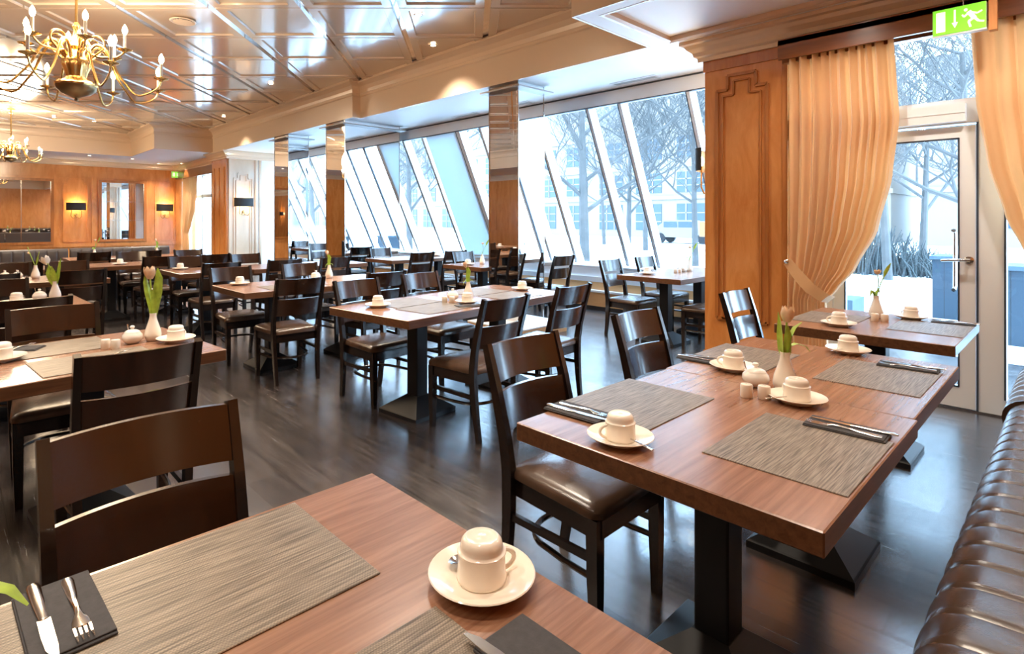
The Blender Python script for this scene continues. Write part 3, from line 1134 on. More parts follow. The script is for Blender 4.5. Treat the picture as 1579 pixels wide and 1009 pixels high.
def chandelier(label, x, y, zb, sc_):
    t = thing('chandelier', label, 'chandelier', (x, y, zb), 0.2)
    s = sc_

    def S(p):
        return [(a*s, b*s) for a, b in p]
    mb = MB()
    mb.lathe(S([(0.004, -0.05), (0.02, -0.045), (0.024, -0.03), (0.012, -0.012), (0.05, 0.0), (0.15, 0.04), (0.20, 0.09), (0.21, 0.13)]), 28)
    mb.build('bowl', M['brass_dark'], t)
    mb = MB()
    pr = [(0.21, 0.13), (0.215, 0.15), (0.19, 0.18), (0.13, 0.20), (0.10, 0.24), (0.115, 0.30), (0.14, 0.36), (0.15, 0.42), (0.13, 0.47), (0.09, 0.50), (0.07, 0.56), (0.10, 0.60), (0.05, 0.66), (0.03, 0.80), (0.05, 0.84), (0.02, 0.90)]
    rings = []
    for r, z in pr:
        rings.append([((r*(1+0.05*math.cos(12*a)))*s*math.cos(a), (r*(1+0.05*math.cos(12*a)))*s*math.sin(a), z*s) for a in [2*PI*k/48 for k in range(48)]])
    mb.loft(rings)
    bd = mb.build('baluster', M['brass'], t)
    mb = MB()
    mb.tube([(0, 0, 0.88*s), (0, 0, ZC-zb-0.03)], 0.012, 8)
    mb.lathe([(0.07, 0), (0.06, 0.02), (0.02, 0.04)][::-1], 20, (0, 0, ZC-zb-0.045))
    mb.build('stem', M['brass'], t)
    # scrolls round the top
    for k in range(6):
        a = 2*PI*k/6+0.3
        pts = []
        for q in range(25):
            w = q/24
            ang = -0.6+w*6.2
            rr = 0.115*(1-0.72*w)
            pts.append(((0.20+rr*math.cos(ang))*s*math.cos(a), (0.20+rr*math.cos(ang))*s*math.sin(a), (0.66+rr*math.sin(ang))*s))
        pts = [(0.10*s*math.cos(a), 0.10*s*math.sin(a), 0.42*s)]+pts
        m2 = MB()
        m2.tube(pts, [0.013*s*(1-0.5*i/len(pts)) for i in range(len(pts))], 6)
        m2.build('scroll', M['brass'], t)

    def arm(a, rad, zp, dip, zstart):
        ca, sa = math.cos(a), math.sin(a)
        if rad > 0.7:
            prof = [(0.11, 0.40), (0.15, 0.56), (0.22, 0.635), (0.31, 0.60), (0.39, 0.46), (0.45, 0.32), (0.53, 0.20), (0.66, zp-dip-0.03), (0.80, zp-dip*1.05), (0.91, zp-dip*0.62), (rad, zp-0.02)]
        else:
            prof = [(0.10, 0.44), (0.16, 0.52), (0.24, 0.50), (0.33, zp-dip), (0.43, zp-dip*0.9), (rad, zp-0.02)]
        # smooth the profile
        pp = []
        for i in range(len(prof)-1):
            p0 = prof[max(i-1, 0)]
            p1, p2 = prof[i], prof[i+1]
            p3 = prof[min(i+2, len(prof)-1)]
            for q in range(4):
                f = q/4
                pp.append(tuple(0.5*((2*p1[c])+(-p0[c]+p2[c])*f+(2*p0[c]-5*p1[c]+4*p2[c]-p3[c])*f*f+(-p0[c]+3*p1[c]-3*p2[c]+p3[c])*f**3) for c in (0, 1)))
        pp.append(prof[-1])
        m2 = MB()
        m2.tube([(r*s*ca, r*s*sa, z*s) for r, z in pp], [(0.021-0.010*min(1, 1.3*i/len(pp)))*s for i in range(len(pp))], 7)
        ao = m2.build('arm', M['brass'], t)
        m2 = MB()
        m2.lathe(S([(0.012, -0.03), (0.03, -0.012), (0.075, 0.0), (0.085, 0.010), (0.07, 0.008), (0.02, 0.006), (0.022, 0.03), (0.018, 0.035)]), 20, (rad*s*ca, rad*s*sa, zp*s))
        m2.build('drip_pan', M['brass'], ao)
        m2 = MB()
        m2.lathe(S([(0.0165, 0.02), (0.0165, 0.19), (0.010, 0.195)]), 12, (rad*s*ca, rad*s*sa, zp*s))
        m2.build('candle_sleeve', M['candle'], ao)
        m2 = MB()
        m2.lathe(S([(0.010, 0.19), (0.026, 0.218), (0.031, 0.245), (0.024, 0.28), (0.009, 0.308), (0.001, 0.32)]), 12, (rad*s*ca, rad*s*sa, zp*s))
        m2.build('bulb', M['bulb'], ao)
    for k in range(8):
        arm(2*PI*k/8, 0.95, 0.25, 0.17, 0.22)
    for k in range(6):
        arm(2*PI*k/6+0.35, 0.52, 0.60, 0.10, 0.42)
    return t


chandelier('large brass candle chandelier hanging at the upper left of the ceiling', 0.847, 6.25, 2.50, 0.76)
chandelier('smaller distant brass chandelier below the left one, near the far wall', 0.905, 14.75, 2.56, 0.54)

# ================================================================== CEILING FITTINGS


def make_downlight():
    t = thing('ceiling_light', 'x', 'ceiling light')
    mb = MB()
    mb.lathe([(0.030, -0.002), (0.050, -0.006), (0.055, 0.0), (0.03, 0.0)], 20, cap0=False, cap1=False)
    mb.build('ring', M['steel'], t)
    mb = MB()
    mb.lathe([(0.034, 0.0), (0.034, -0.003)], 20)
    mb.build('lens', M['downlight'], t)
    return Proto(t)


DL = make_downlight()


def spot(x, y, z, power, ang=110, name='downlight_and_fill_beam'):  # serves the real downlights and the added fill spots alike
    l = bpy.data.lights.new(name, 'SPOT')
    l.energy = power
    l.color = (1.0, 0.85, 0.68)
    l.spot_size = R(ang)
    l.spot_blend = 0.8
    l.shadow_soft_size = 0.06
    o = bpy.data.objects.new(name, l)
    COL.objects.link(o)
    o.location = (x, y, z-0.03)
    return o


DLV = [((645, 23), ZC, 'tiny ceiling spotlight in the lacquered ceiling near the top of the picture'),
       ((668, 70), ZC, 'tiny ceiling spotlight just above the long peach fascia'),
       ((417.5, 129), ZC, 'tiny ceiling spotlight at the fascia corner left of the mirror column'),
       ((345, 180), ZC, 'tiny ceiling spotlight at the far right end of the lacquered ceiling'),
       ((16.6, 174.6), ZC, 'tiny ceiling spotlight at far left above the distant chandelier'),
       ((83, 181), ZC, 'tiny far ceiling spotlight right of the distant chandelier'),
       ((144.7, 187), ZC, 'tiny far ceiling spotlight left of the corner of the recess'),
       ((64, 236.5), ZS, 'tiny spotlight in the far soffit right beside the distant chandelier'),
       ((137.7, 240), ZS, 'tiny spotlight in the far soffit above the first far wall lamp'),
       ((204, 245), ZS, 'tiny spotlight in the far soffit above the smaller mirror'),
       ((241.7, 253), ZS, 'tiny spotlight in the far soffit above the second far wall lamp'),
       ((280, 252), ZS, 'tiny spotlight in the far soffit over the far corner curtain')]
for (px, py), z, lab in DLV:
    p = at(px, py, z)
    DL.put((p.x, min(p.y, 19.1), z), 0, lab, 'small ceiling spotlights')
    spot(p.x, min(p.y, 19.1), z, 240 if z == ZC else 150)
FILL_SPOTS = [(0.3, 0.9), (2.4, 0.9), (-1.8, 0.9), (0.3, 3.1), (2.4, 3.1), (-1.8, 3.1), (3.6, 4.0), (-1.8, 6.2), (2.6, 6.6), (-1.8, 9.5), (0.6, 9.8), (2.4, 10.2), (0.6, 12.6), (3.2, 13.0), (-1.8, 12.8)]  # added spots without any fixture, to brighten the room from above
for i, (x, y) in enumerate(FILL_SPOTS):
    spot(x, y, ZC, 170 if y < 2 else 300)
for y in (0.15, 1.30):  # two downlights added out of view, to brighten pier, curtain and door frame
    DL.put((4.45, y, ZS+0.05), 0, 'added ceiling spotlight out of view above the %s part of the curtain table' % ('near' if y < 1 else 'far'), 'small ceiling spotlights')
    spot(4.45, y, ZS+0.05, 88, 150).data.color = (1.0, 0.91, 0.80)

t = thing('ceiling_vent', 'round louvred vent in the lacquered ceiling right of the large chandelier', 'vent', at(282, 33, ZC))
mb = MB()
mb.lathe([(0.10, 0.0), (0.13, -0.008), (0.14, 0.0)], 28, cap0=False, cap1=False)
mb.build('ring', M['beam'], t)
mb = MB()
mb.lathe([(0.10, 0.0), (0.10, -0.002)], 24)
b_ = mb.build('grille', M['vent_dark'], t)
mb = MB()
for k in range(-3, 4):
    w = math.sqrt(max(0.0, 0.01-(k*0.026)**2))
    mb.box((0, k*0.026, -0.006), (2*w, 0.009, 0.006))
mb.build('louvre', M['beam'], b_)


def linear_vent(label, x, y0, y1):
    t = thing('ceiling_vent', label, 'vent', (x, (y0+y1)/2, ZS), 0, 'slot vents in the white window soffit')
    L = (y1-y0)
    mb = MB()
    mb.box2((-0.085, -L/2-0.02, -0.006), (-0.05, L/2+0.02, 0))
    mb.box2((0.05, -L/2-0.02, -0.006), (0.085, L/2+0.02, 0))
    mb.box2((-0.05, -L/2-0.02, -0.006), (0.05, -L/2, 0))
    mb.box2((-0.05, L/2, -0.006), (0.05, L/2+0.02, 0))
    mb.build('frame', M['head'], t)
    mb = MB()
    mb.box2((-0.05, -L/2, -0.002), (0.05, L/2, 0))
    mb.build('slot', M['vent'], t)


linear_vent('slot vent in the white soffit nearest the wood pier', 6.17, 3.46, 4.03)
linear_vent('slot vent in the white soffit left of the nearest mirror column', 6.2, 6.56, 7.12)
linear_vent('slot vent in the white soffit between the two further mirror columns', 6.2, 9.6, 10.2)

# ================================================================== TABLES


def make_table(L, W, name='dining_table'):
    t = thing(name, 'x', 'table')
    mb = MB()
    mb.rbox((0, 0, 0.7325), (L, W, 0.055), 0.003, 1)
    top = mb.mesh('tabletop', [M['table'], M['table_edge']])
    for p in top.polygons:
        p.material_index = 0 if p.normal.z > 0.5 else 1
    o = bpy.data.objects.new('tabletop', top)
    COL.objects.link(o)
    o.parent = t
    mb = MB()
    mb.rbox((0, 0, 0.40), (0.105, 0.105, 0.61), 0.006, 2)
    mb.build('post', M['post'], t)
    mb = MB()
    h = 0.195
    mb.loft([[(sx*a, sy*a, z) for sx, sy in ((-1, -1), (1, -1), (1, 1), (-1, 1))] for a, z in ((h, 0.0), (h, 0.028), (h-0.006, 0.034), (0.056, 0.125))], smooth=False)
    mb.build('base', M['post'], t)
    return Proto(t)


TB = make_table(0.82, 0.80)
TB2 = make_table(0.925, 0.83)
TB3 = make_table(0.80, 0.76)

TG = 'square pedestal dining tables'
TABS = {}


def table(key, proto, x, y, rot, label):
    TABS[key] = (x, y, R(rot))
    proto.put((x, y, 0), R(rot), label, TG)


table('F', TB2, 0.298, 0.77, 0, 'nearest wooden table, cut by the bottom edge of the picture')
table('T1a', TB2, 1.735, 0.765, 0, 'wooden table along the leather bench, the nearer of the joined pair')
table('T1b', TB2, 2.665, 0.775, 0, 'wooden table along the leather bench, the farther of the joined pair')
table('T2', TB2, 4.08, 0.845, 0, 'wooden table by the curtain and glass door')
table('M1', TB2, 2.476, 3.266, 6, 'mid room table with its corner towards us, nearer half of a pair')
table('M2', TB2, 3.398, 3.366, 6, 'mid room table of the pair, half nearer the nearest mirror column')
table('L1', TB2, 0.475, 3.16, 5, 'left table behind the two big dark chairs, with white sugar pot')
table('L0', TB2, -0.455, 3.08, 5, 'left table continuing out of the picture at the left edge')
table('G2', TB2, 0.30, 5.22, 2, 'left table in the second row, behind the chair with glossy brown back')
table('A1', TB, 2.23, 5.2, 0, 'table behind the mid room pair, its corner pointing at the lone dark chair')
table('A2', TB, 3.06, 5.2, 0, 'table joined on, holding a white pot and a small tulip vase')
table('B', TB, 2.33, 7.42, 0, 'small looking table further left of the mirror columns, bare near corner')
table('E', TB, 3.19, 7.42, 0, 'far table in front of the pale pier, third row')
table('E2', TB, 4.02, 7.42, 0, 'far table under the second mirror column, third row')
table('G', TB, 0.01, 7.42, 0, 'far left table with two white pots and bare stems')
table('G1', TB, 0.84, 7.42, 0, 'far left table hidden behind the wide dark chair')
table('H', TB, 0.78, 9.16, 0, 'far left table in front of the dark bench, with one teacup')
table('D', TB, 1.64, 9.16, 0, 'far table in front of the bench with white cups at its left')
table('D2', TB, 2.47, 9.16, 0, 'far table behind the dark chairs left of the far pier')
table('K1', TB, 1.75, 10.9, 0, 'table set against the far dark bench, left one')
table('K2', TB, 2.58, 10.9, 0, 'table set against the far dark bench, right one')
table('W1', TB3, 5.92, 3.2, 0, 'window table nearest the wood pier, left half')
table('W1b', TB3, 6.73, 3.2, 0, 'window table beside the sill next to the wood pier, right half')
table('W2', TB3, 5.44, 5.68, 0, 'window table standing just behind the nearest mirror column')
table('W2b', TB3, 6.25, 5.68, 0, 'window table right of the nearest mirror column, by the glass')
table('W3', TB3, 5.32, 7.5, 0, 'window table between the two nearest mirror columns, left half')
table('W3b', TB3, 6.13, 7.5, 0, 'window table between the two nearest mirror columns, nearest the glass')
table('W4', TB3, 5.95, 10.0, 0, 'farthest window table seen between the second and third mirror columns')

# ================================================================== CHAIRS


def rr(wf, wr, yf, yr, r, z, n=5):
    """rounded trapezoid ring: front (+y) width wf, rear width wr"""
    cs = [((wf/2-r), yf-r, 0), (-(wf/2-r), yf-r, PI/2), (-(wr/2-r), yr+r, PI), ((wr/2-r), yr+r, 1.5*PI)]
    out = []
    for cx, cy, a in cs:
        for k in range(n):
            q = a+PI/2*k/(n-1)
            out.append((cx+r*math.cos(q), cy+r*math.sin(q), z))
    return out


def make_chair():
    t = thing('dining_chair', 'x', 'chair')
    wf, wr, yf, yr = 0.445, 0.385, 0.225, -0.205
    # cushion
    mb = MB()
    rings = []
    for ins, z in ((0.012, 0.405), (0.0, 0.415), (0.0, 0.435), (0.010, 0.450), (0.035, 0.460), (0.09, 0.468), (0.15, 0.471)):
        rings.append(rr(wf-2*ins, wr-2*ins, yf-ins, yr+ins, max(0.045-ins*0.2, 0.02), z))
    mb.loft(rings)
    mb.build('seat', M['leather'], t)
    # apron
    mb = MB()
    mb.loft([rr(wf-0.03, wr-0.03, yf-0.012, yr+0.012, 0.02, z) for z in (0.345, 0.405)], smooth=False)
    mb.build('seat_frame', M['chair'], t)
    # legs
    for sx in (-1, 1):
        mb = MB()
        mb.rsweep([(sx*0.193, 0.188, 0.41), (sx*0.193, 0.190, 0.20), (sx*0.190, 0.193, 0.0)], [0.044, 0.040, 0.030], [0.044, 0.040, 0.030])
        mb.build('front_leg', M['chair'], t)
    for sx in (-1, 1):
        mb = MB()
        path = [(sx*0.180, -0.232, 0.0), (sx*0.184, -0.215, 0.12), (sx*0.190, -0.200, 0.28), (sx*0.195, -0.195, 0.44), (sx*0.198, -0.212, 0.56), (sx*0.201, -0.252, 0.72), (sx*0.203, -0.305, 0.895)]
        mb.rsweep(path, [0.026, 0.028, 0.030, 0.030, 0.028, 0.026, 0.024], [0.032, 0.036, 0.044, 0.048, 0.044, 0.038, 0.032])
        mb.build('rear_leg', M['chair'], t)

    def yb(z):
        tab = [(0.44, -0.195), (0.56, -0.212), (0.72, -0.252), (0.895, -0.305)]
        for (z0, y0), (z1, y1) in zip(tab, tab[1:]):
            if z <= z1:
                return y0+(y1-y0)*(z-z0)/(z1-z0)
        return tab[-1][1]
    for nm, z0, z1 in (('top_slat', 0.752, 0.888), ('lower_slat', 0.575, 0.718)):
        mb = MB()
        rings = []
        n = 14
        for k in range(n+1):
            u = -1+2*k/n
            x = u*0.190
            bow = -0.036*(1-u*u)
            ring = []
            for z, dy in ((z0, 0.008), (z0, -0.008), ((z0+z1)/2, -0.008), (z1, -0.008), (z1, 0.008), ((z0+z1)/2, 0.008)):
                ring.append((x, yb(z)+bow+dy, z))
            rings.append(ring)
        mb.loft(rings)
        mb.build(nm, M['slat'], t)
    # bentwood hoop and straight rail under the seat
    mb = MB()
    pts = [(-0.188, 0.19, 0.205), (-0.180, 0.05, 0.205)]
    for k in range(13):
        a = PI+PI*k/12
        pts.append((0.165*math.cos(a), -0.04+0.135*math.sin(a), 0.205))
    pts += [(0.180, 0.05, 0.205), (0.188, 0.19, 0.205)]
    mb.tube(pts, 0.011, 8)
    mb.build('stretcher', M['chair'], t)
    for sx in (-1, 1):
        mb = MB()
        mb.rsweep([(sx*0.191, 0.18, 0.27), (sx*0.189, -0.195, 0.27)], 0.018, 0.026, (1, 0, 0))
        mb.build('side_rail', M['chair'], t)
    return Proto(t)


CH = make_chair()
CG = 'dark wooden dining chairs'


def chairN(x, ytop, label, rot=0):
    a = R(rot)
    CH.put((x, ytop+0.305, 0), a, label, CG)


def chairS(x, ytop, label, rot=0):
    CH.put((x, ytop-0.305, 0), PI+R(rot), label, CG)


chairS(0.352, 1.56, 'biggest chair, behind the nearest table at the lower left, glossy brown back')
chairS(1.735, 1.575, 'chair pushed in at the near end of the bench side table, whole back in view')
chairS(2.68, 1.62, 'second chair along the bench side table, by the far half')
chairS(3.95, 1.63, 'chair leaning against the wood pier at the curtain table')
chairN(0.535, 2.43, 'black chair seen from behind, between the nearest chair and the left table')
chairS(0.43, 3.95, 'chair with glossy brown back across the left table')
chairN(2.57, 2.47, 'dark chair seen from behind at the mid room pair, left of two', 2)
chairN(3.41, 2.58, 'dark chair seen from behind at the mid room pair, right of two', 3)
chairS(2.45, 4.03, 'chair facing us across the mid room pair, left one with shiny back', 4)
chairS(3.19, 4.15, 'chair facing us across the mid room pair, right one by the tulip vase', 4)
chairN(2.18, 4.46, 'lone dark chair seen from behind in the middle of the room', -3)
chairN(3.02, 4.45, 'dark chair seen from behind, over the left end of the mid room pair')
chairN(0.37, 4.45, 'chair seen from behind at the second left table, half hidden by the glossy one')
chairS(0.27, 6.02, 'chair facing us at far left behind two white sugar pots')
chairS(2.12, 5.98, 'chair facing us behind the teacup at the left end of the second row')
chairS(2.87, 5.97, 'chair facing us behind the small tulip vase in the second row')
chairN(3.02, 6.65, 'dark chair seen from behind below the third mirror column')
chairN(3.71, 6.65, 'dark chair seen from behind at the foot of the second mirror column')
chairN(2.28, 6.68, 'dark chair seen from behind in front of the pale pier')
chairN(0.94, 6.65, 'wide dark chair seen from behind right of the first left tulip')
chairN(0.26, 6.65, 'dark chair at the left picture edge, seen from behind')
chairS(2.31, 8.19, 'far chair facing us left of the pale pier, pale shine on its back')
chairS(3.11, 8.19, 'far chair facing us in front of the pale pier')
chairS(1.02, 8.19, 'far chair facing us under the single teacup at left')
chairS(0.47, 8.19, 'far chair facing us behind the left tulip leaves')
chairN(2.07, 8.41, 'far dark chair seen from behind under the smaller far mirror')
chairN(2.77, 8.41, 'far dark chair seen from behind below the far curtain')
chairN(0.60, 8.41, 'far dark chair seen from behind at left behind the bare stems')
chairS(2.05, 9.93, 'farther chair facing us against the bench, left of two')
chairS(2.85, 9.93, 'farther chair facing us at the right end of the bench')
chairN(1.60, 10.14, 'far dark chair seen from behind where the two benches meet')
chairN(2.30, 10.14, 'far dark chair top just visible before the right bench')
chairS(5.93, 3.95, 'chair by the window facing us, nearest the slanted glass left one')
chairS(6.73, 3.95, 'chair by the window sill facing us, second one from the left')
chairN(5.93, 2.40, 'chair of the window table half hidden by the wood pier')
chairN(6.17, 4.82, 'window chair seen from behind just right of the nearest mirror column')
chairS(5.72, 6.42, 'window chair facing us just left of the nearest mirror column')
chairN(5.21, 6.73, 'window chair seen from behind, middle one between the mirror columns')
chairN(5.87, 6.73, 'window chair seen from behind, between the blind and the mid room tulip')
chairS(5.46, 8.27, 'window chair facing us at the foot of the second mirror column', 0)
chairS(5.62, 10.78, 'farthest window chair facing us between the second and third mirror columns')
chairN(5.98, 9.25, 'farthest window chair seen from behind between the mirror columns')

# ================================================================== BENCHES


def bench(label, x0, x1, yfront, yback, seat_h=0.45, back_h=0.92, pitch=0.143, face=1):
    """upholstered bench; face=+1 sits looking to +y"""
    t = thing('banquette_bench', label, 'bench', ((x0+x1)/2, yfront, 0), 0, 'channel upholstered benches')
    ox, oy = t.location.x, t.location.y
    n = max(1, round((x1-x0)/pitch))
    p = (x1-x0)/n
    d = abs(yback-yfront)
    mb = MB()

    def seat_prof():
        pr = []
        # from under the front edge, round over, along the top to the back
        pr += [(0.02, 0.20), (0.0, 0.27), (-0.012, 0.34)]
        for k in range(7):
            a = PI-PI/2*k/6
            pr.append((0.10+0.112*math.cos(a), seat_h-0.10+0.10*math.sin(a)))
        pr += [(0.2, seat_h+0.006), (0.35, seat_h+0.004), (d-0.12, seat_h-0.01)]
        return pr
    sp = seat_prof()
    nu = n*12

    def fn(u, v):
        k = v*(len(sp)-1)
        i = min(int(k), len(sp)-2)
        f = k-i
        q = [sp[i][0]*(1-f)+sp[i+1][0]*f, sp[i][1]*(1-f)+sp[i+1][1]*f]
        ph = (u*n) % 1.0
        bul = 0.008*(abs(math.sin(PI*ph))**0.25)-0.008
        # push along an outward direction
        if q[0] < 0.1:
            a = math.atan2(q[1]-(seat_h-0.1), q[0]-0.1) if q[1] > seat_h-0.1 else PI
            q[0] += bul*math.cos(a)
            q[1] += bul*math.sin(a)
        else:
            q[1] += bul
        return (x0+u*(x1-x0)-ox, (yfront-face*q[0])-oy, q[1])
    mb.grid(fn, nu, len(sp)*2-2)
    for xx in (x0, x1):
        mb.add([(xx-ox, -face*q[0], q[1]) for q in sp]+[(xx-ox, -face*(d-0.12), 0.2)], [list(range(len(sp)+1))])
    mb.build('seat', M['leather'], t)
    mb = MB()
    for k in range(1, n):
        xx = x0+k*p-ox
        mb.tube([(xx, -face*(q[0]+(0.014 if q[0] < 0.1 else 0)), q[1]-(0.011 if q[0] >= 0.03 else 0.0)) for q in sp], 0.0035, 5)
    s_o = mb.build('seam_piping', M['bench_seam'], t)
    mb = MB()
    mb.box2((x0-ox, -face*0.05, 0.0), (x1-ox, -face*d, 0.20))
    mb.build('base', M['base_dark'], t)
    mb = MB()

    def fb(u, v):
        ph = (u*n) % 1.0
        bul = 0.012*(abs(math.sin(PI*ph))**0.3)
        pr = [(d-0.13, seat_h-0.02), (d-0.12, seat_h+0.05), (d-0.09, back_h-0.06), (d-0.07, back_h-0.015), (d-0.04, back_h), (d, back_h-0.01), (d, 0.05)]
        k = v*(len(pr)-1)
        i = min(int(k), len(pr)-2)
        f = k-i
        q0 = pr[i][0]*(1-f)+pr[i+1][0]*f
        q1 = pr[i][1]*(1-f)+pr[i+1][1]*f
        if i < 3:
            q0 -= bul
        return (x0+u*(x1-x0)-ox, -face*q0, q1)
    mb.grid(fb, nu, 24)
    mb.build('backrest', M['channel'] if face < 0 else M['leather'], t)
    return t


bench('long brown leather bench at the lower right, nearer section', -1.9, 4.04, 0.265, -0.46)
bench('far short section of the leather bench, ending at the glass door', 4.06, 5.1, 0.285, -0.46)
bench('far dark channelled bench, left section', -0.9, 1.49, 11.35, 11.95, back_h=0.885, pitch=0.15, face=-1)
bench('far dark channelled bench, right section ending before the far curtain', 1.52, 3.08, 11.35, 11.95, back_h=0.885, pitch=0.15, face=-1)

# ================================================================== TABLEWARE
ZT = 0.7602


def make_mat():
    mb = MB()
    mb.rbox((0, 0, 0.0015), (0.45, 0.335, 0.003), 0.0012, 1)
    return Proto(tag(mb.build('placemat', M['weave']), 'x', 'placemat'))


def make_napkin():
    t = thing('napkin', 'x', 'napkin')
    mb = MB()
    mb.rbox((0, 0, 0.002), (0.105, 0.205, 0.004), 0.0018, 2)
    mb.build('lower_fold', M['napkin'], t)
    mb = MB()
    mb.rbox((0.001, 0.002, 0.0056), (0.102, 0.199, 0.003), 0.0013, 2)
    mb.build('upper_fold', M['napkin'], t)
    return Proto(t)


def make_fork():
    t = thing('fork', 'x', 'fork')
    mb = MB()
    pr = [(-0.095, 0.0075, 0.0), (-0.085, 0.009, 0.0), (-0.04, 0.007, 0.001), (0.0, 0.0038, 0.004), (0.025, 0.0045, 0.005), (0.042, 0.011, 0.0015), (0.058, 0.0125, 0.0005)]
    rings = [[(-w, y, z), (-w*.5, y, z+0.0025), (w*.5, y, z+0.0025), (w, y, z), (w*.5, y, z-0.0002), (-w*.5, y, z-0.0002)] for y, w, z in pr]
    mb.loft(rings)
    mb.build('handle', M['steel'], t)
    mb = MB()
    for k in range(4):
        x = -0.0098+k*0.00653
        mb.rsweep([(x, 0.056, 0.0012), (x, 0.078, 0.001), (x*1.02, 0.095, 0.0045)], [0.0042, 0.0034, 0.0016], 0.0018)
    mb.build('tines', M['steel'], t)
    return Proto(t)


def make_knife():
    t = thing('table_knife', 'x', 'knife')
    mb = MB()
    pr = [(-0.11, 0.0075, 0.005), (-0.10, 0.0095, 0.0065), (-0.05, 0.0085, 0.006), (0.0, 0.006, 0.005), (0.004, 0.0085, 0.004)]
    rings = [[(w*math.cos(a), y, h/2+h/2*math.sin(a)) for a in [2*PI*k/10 for k in range(10)]] for y, w, h in pr]
    mb.loft(rings)
    mb.build('handle', M['steel'], t)
    mb = MB()
    mb.prism([(-0.0085, 0.003), (0.0085, 0.003), (0.0095, 0.05), (0.0085, 0.085), (0.002, 0.105), (-0.004, 0.108), (-0.007, 0.08)], 0.0012, 0.0030)
    mb.build('blade', M['steel'], t)
    return Proto(t)


def make_spoon():
    t = thing('teaspoon', 'x', 'spoon')
    mb = MB()
    pr = [(-0.065, 0.0050), (-0.055, 0.0058), (-0.02, 0.0035), (0.01, 0.0024), (0.024, 0.003)]
    mb.loft([[(-w, y, 0.0), (-w*.5, y, 0.0022), (w*.5, y, 0.0022), (w, y, 0.0)] for y, w in pr])
    mb.build('handle', M['steel'], t)
    mb = MB()
    rings = []
    for k in range(9):
        u = k/8
        y = 0.022+0.036*u
        w = 0.0115*math.sin(PI*(0.06+0.9*u))**0.7+0.0005
        d = 0.006*math.sin(PI*u)
        rings.append([(-w, y, 0.0025), (-w*.55, y, 0.0025-d*.75), (0, y, 0.0025-d), (w*.55, y, 0.0025-d*.75), (w, y, 0.0025), (w*.5, y, 0.0035-d*.75), (0, y, 0.0035-d), (-w*.5, y, 0.0035-d*.75)])
    mb.loft(rings)
    mb.build('bowl', M['steel'], t)
    return Proto(t)


def make_saucer():
    mb = MB()
    mb.lathe([(0.050, 0.0), (0.052, 0.004), (0.075, 0.012), (0.090, 0.0205), (0.0915, 0.022), (0.090, 0.0235), (0.072, 0.016), (0.050, 0.0085), (0.0, 0.008)], 40)
    return Proto(tag(mb.build('saucer', M['china']), 'x', 'saucer'))


def make_cup():
    t = thing('teacup', 'x', 'cup')
    mb = MB()
    # upturned: rim below, foot on top
    mb.lathe([(0.036, 0.004), (0.0405, 0.0), (0.0425, 0.003), (0.0425, 0.008), (0.0412, 0.014), (0.0405, 0.030), (0.0400, 0.043), (0.0418, 0.0465), (0.0415, 0.049), (0.0375, 0.0505), (0.0360, 0.053), (0.0362, 0.059), (0.0345, 0.066), (0.0300, 0.071), (0.027, 0.0722), (0.025, 0.0710), (0.006, 0.0712), (0.004, 0.0722), (0.0, 0.0724)], 40)
    b = mb.build('cup_body', M['china'], t)
    mb = MB()
    pts = []
    for k in range(13):
        a = -PI*0.52+PI*1.04*k/12
        pts.append((0.0375+0.024*math.cos(a), 0, 0.024+0.0165*math.sin(a)))
    mb.tube(pts, [0.0042]*13, 8)
    mb.build('cup_handle', M['china'], t)
    return Proto(t)


def make_shaker():
    t = thing('shaker', 'x', 'shaker')
    mb = MB()
    mb.lathe([(0.019, 0.0), (0.0205, 0.002), (0.0205, 0.040), (0.0185, 0.0455), (0.012, 0.047), (0.0, 0.0475)], 28)
    mb.build('shaker_body', M['china'], t)
    mb = MB()
    for x, y in ((0, 0), (0.005, 0), (-0.005, 0), (0, 0.005), (0, -0.005)):
        mb.lathe([(0.0009, 0.0466), (0.0009, 0.0478)], 8, (x, y, 0))
    mb.build('pour_holes', M['vent_dark'], t)
    return Proto(t)


def make_pot():
    t = thing('sugar_pot', 'x', 'sugar pot')
    mb = MB()
    mb.lathe([(0.022, 0.0), (0.028, 0.002), (0.042, 0.016), (0.047, 0.030), (0.044, 0.044), (0.037, 0.052), (0.036, 0.054), (0.033, 0.05), (0.0, 0.05)], 32)
    mb.build('pot_body', M['china_white'], t)
    mb = MB()
    mb.lathe([(0.0355, 0.0545), (0.033, 0.060), (0.020, 0.067), (0.007, 0.070), (0.006, 0.073), (0.011, 0.078), (0.0105, 0.084), (0.006, 0.088), (0.0, 0.0885)], 28)
    mb.build('pot_lid', M['china_white'], t)
    mb = MB()
    mb.tube([(0.028, 0.005, 0.055), (0.036, 0.006, 0.072), (0.040, 0.007, 0.092)], [0.002, 0.0022, 0.0034], 6)
    mb.build('pot_spoon', M['steel'], t)
    return Proto(t)


def make_vase():
    mb = MB()
    mb.lathe([(0.026, 0.0), (0.031, 0.003), (0.0385, 0.018), (0.040, 0.033), (0.036, 0.055), (0.026, 0.085), (0.018, 0.112), (0.0155, 0.130), (0.0165, 0.140), (0.0150, 0.1405), (0.0125, 0.130), (0.013, 0.10)], 32)
    return Proto(tag(mb.build('bud_vase', M['china']), 'x', 'vase'))


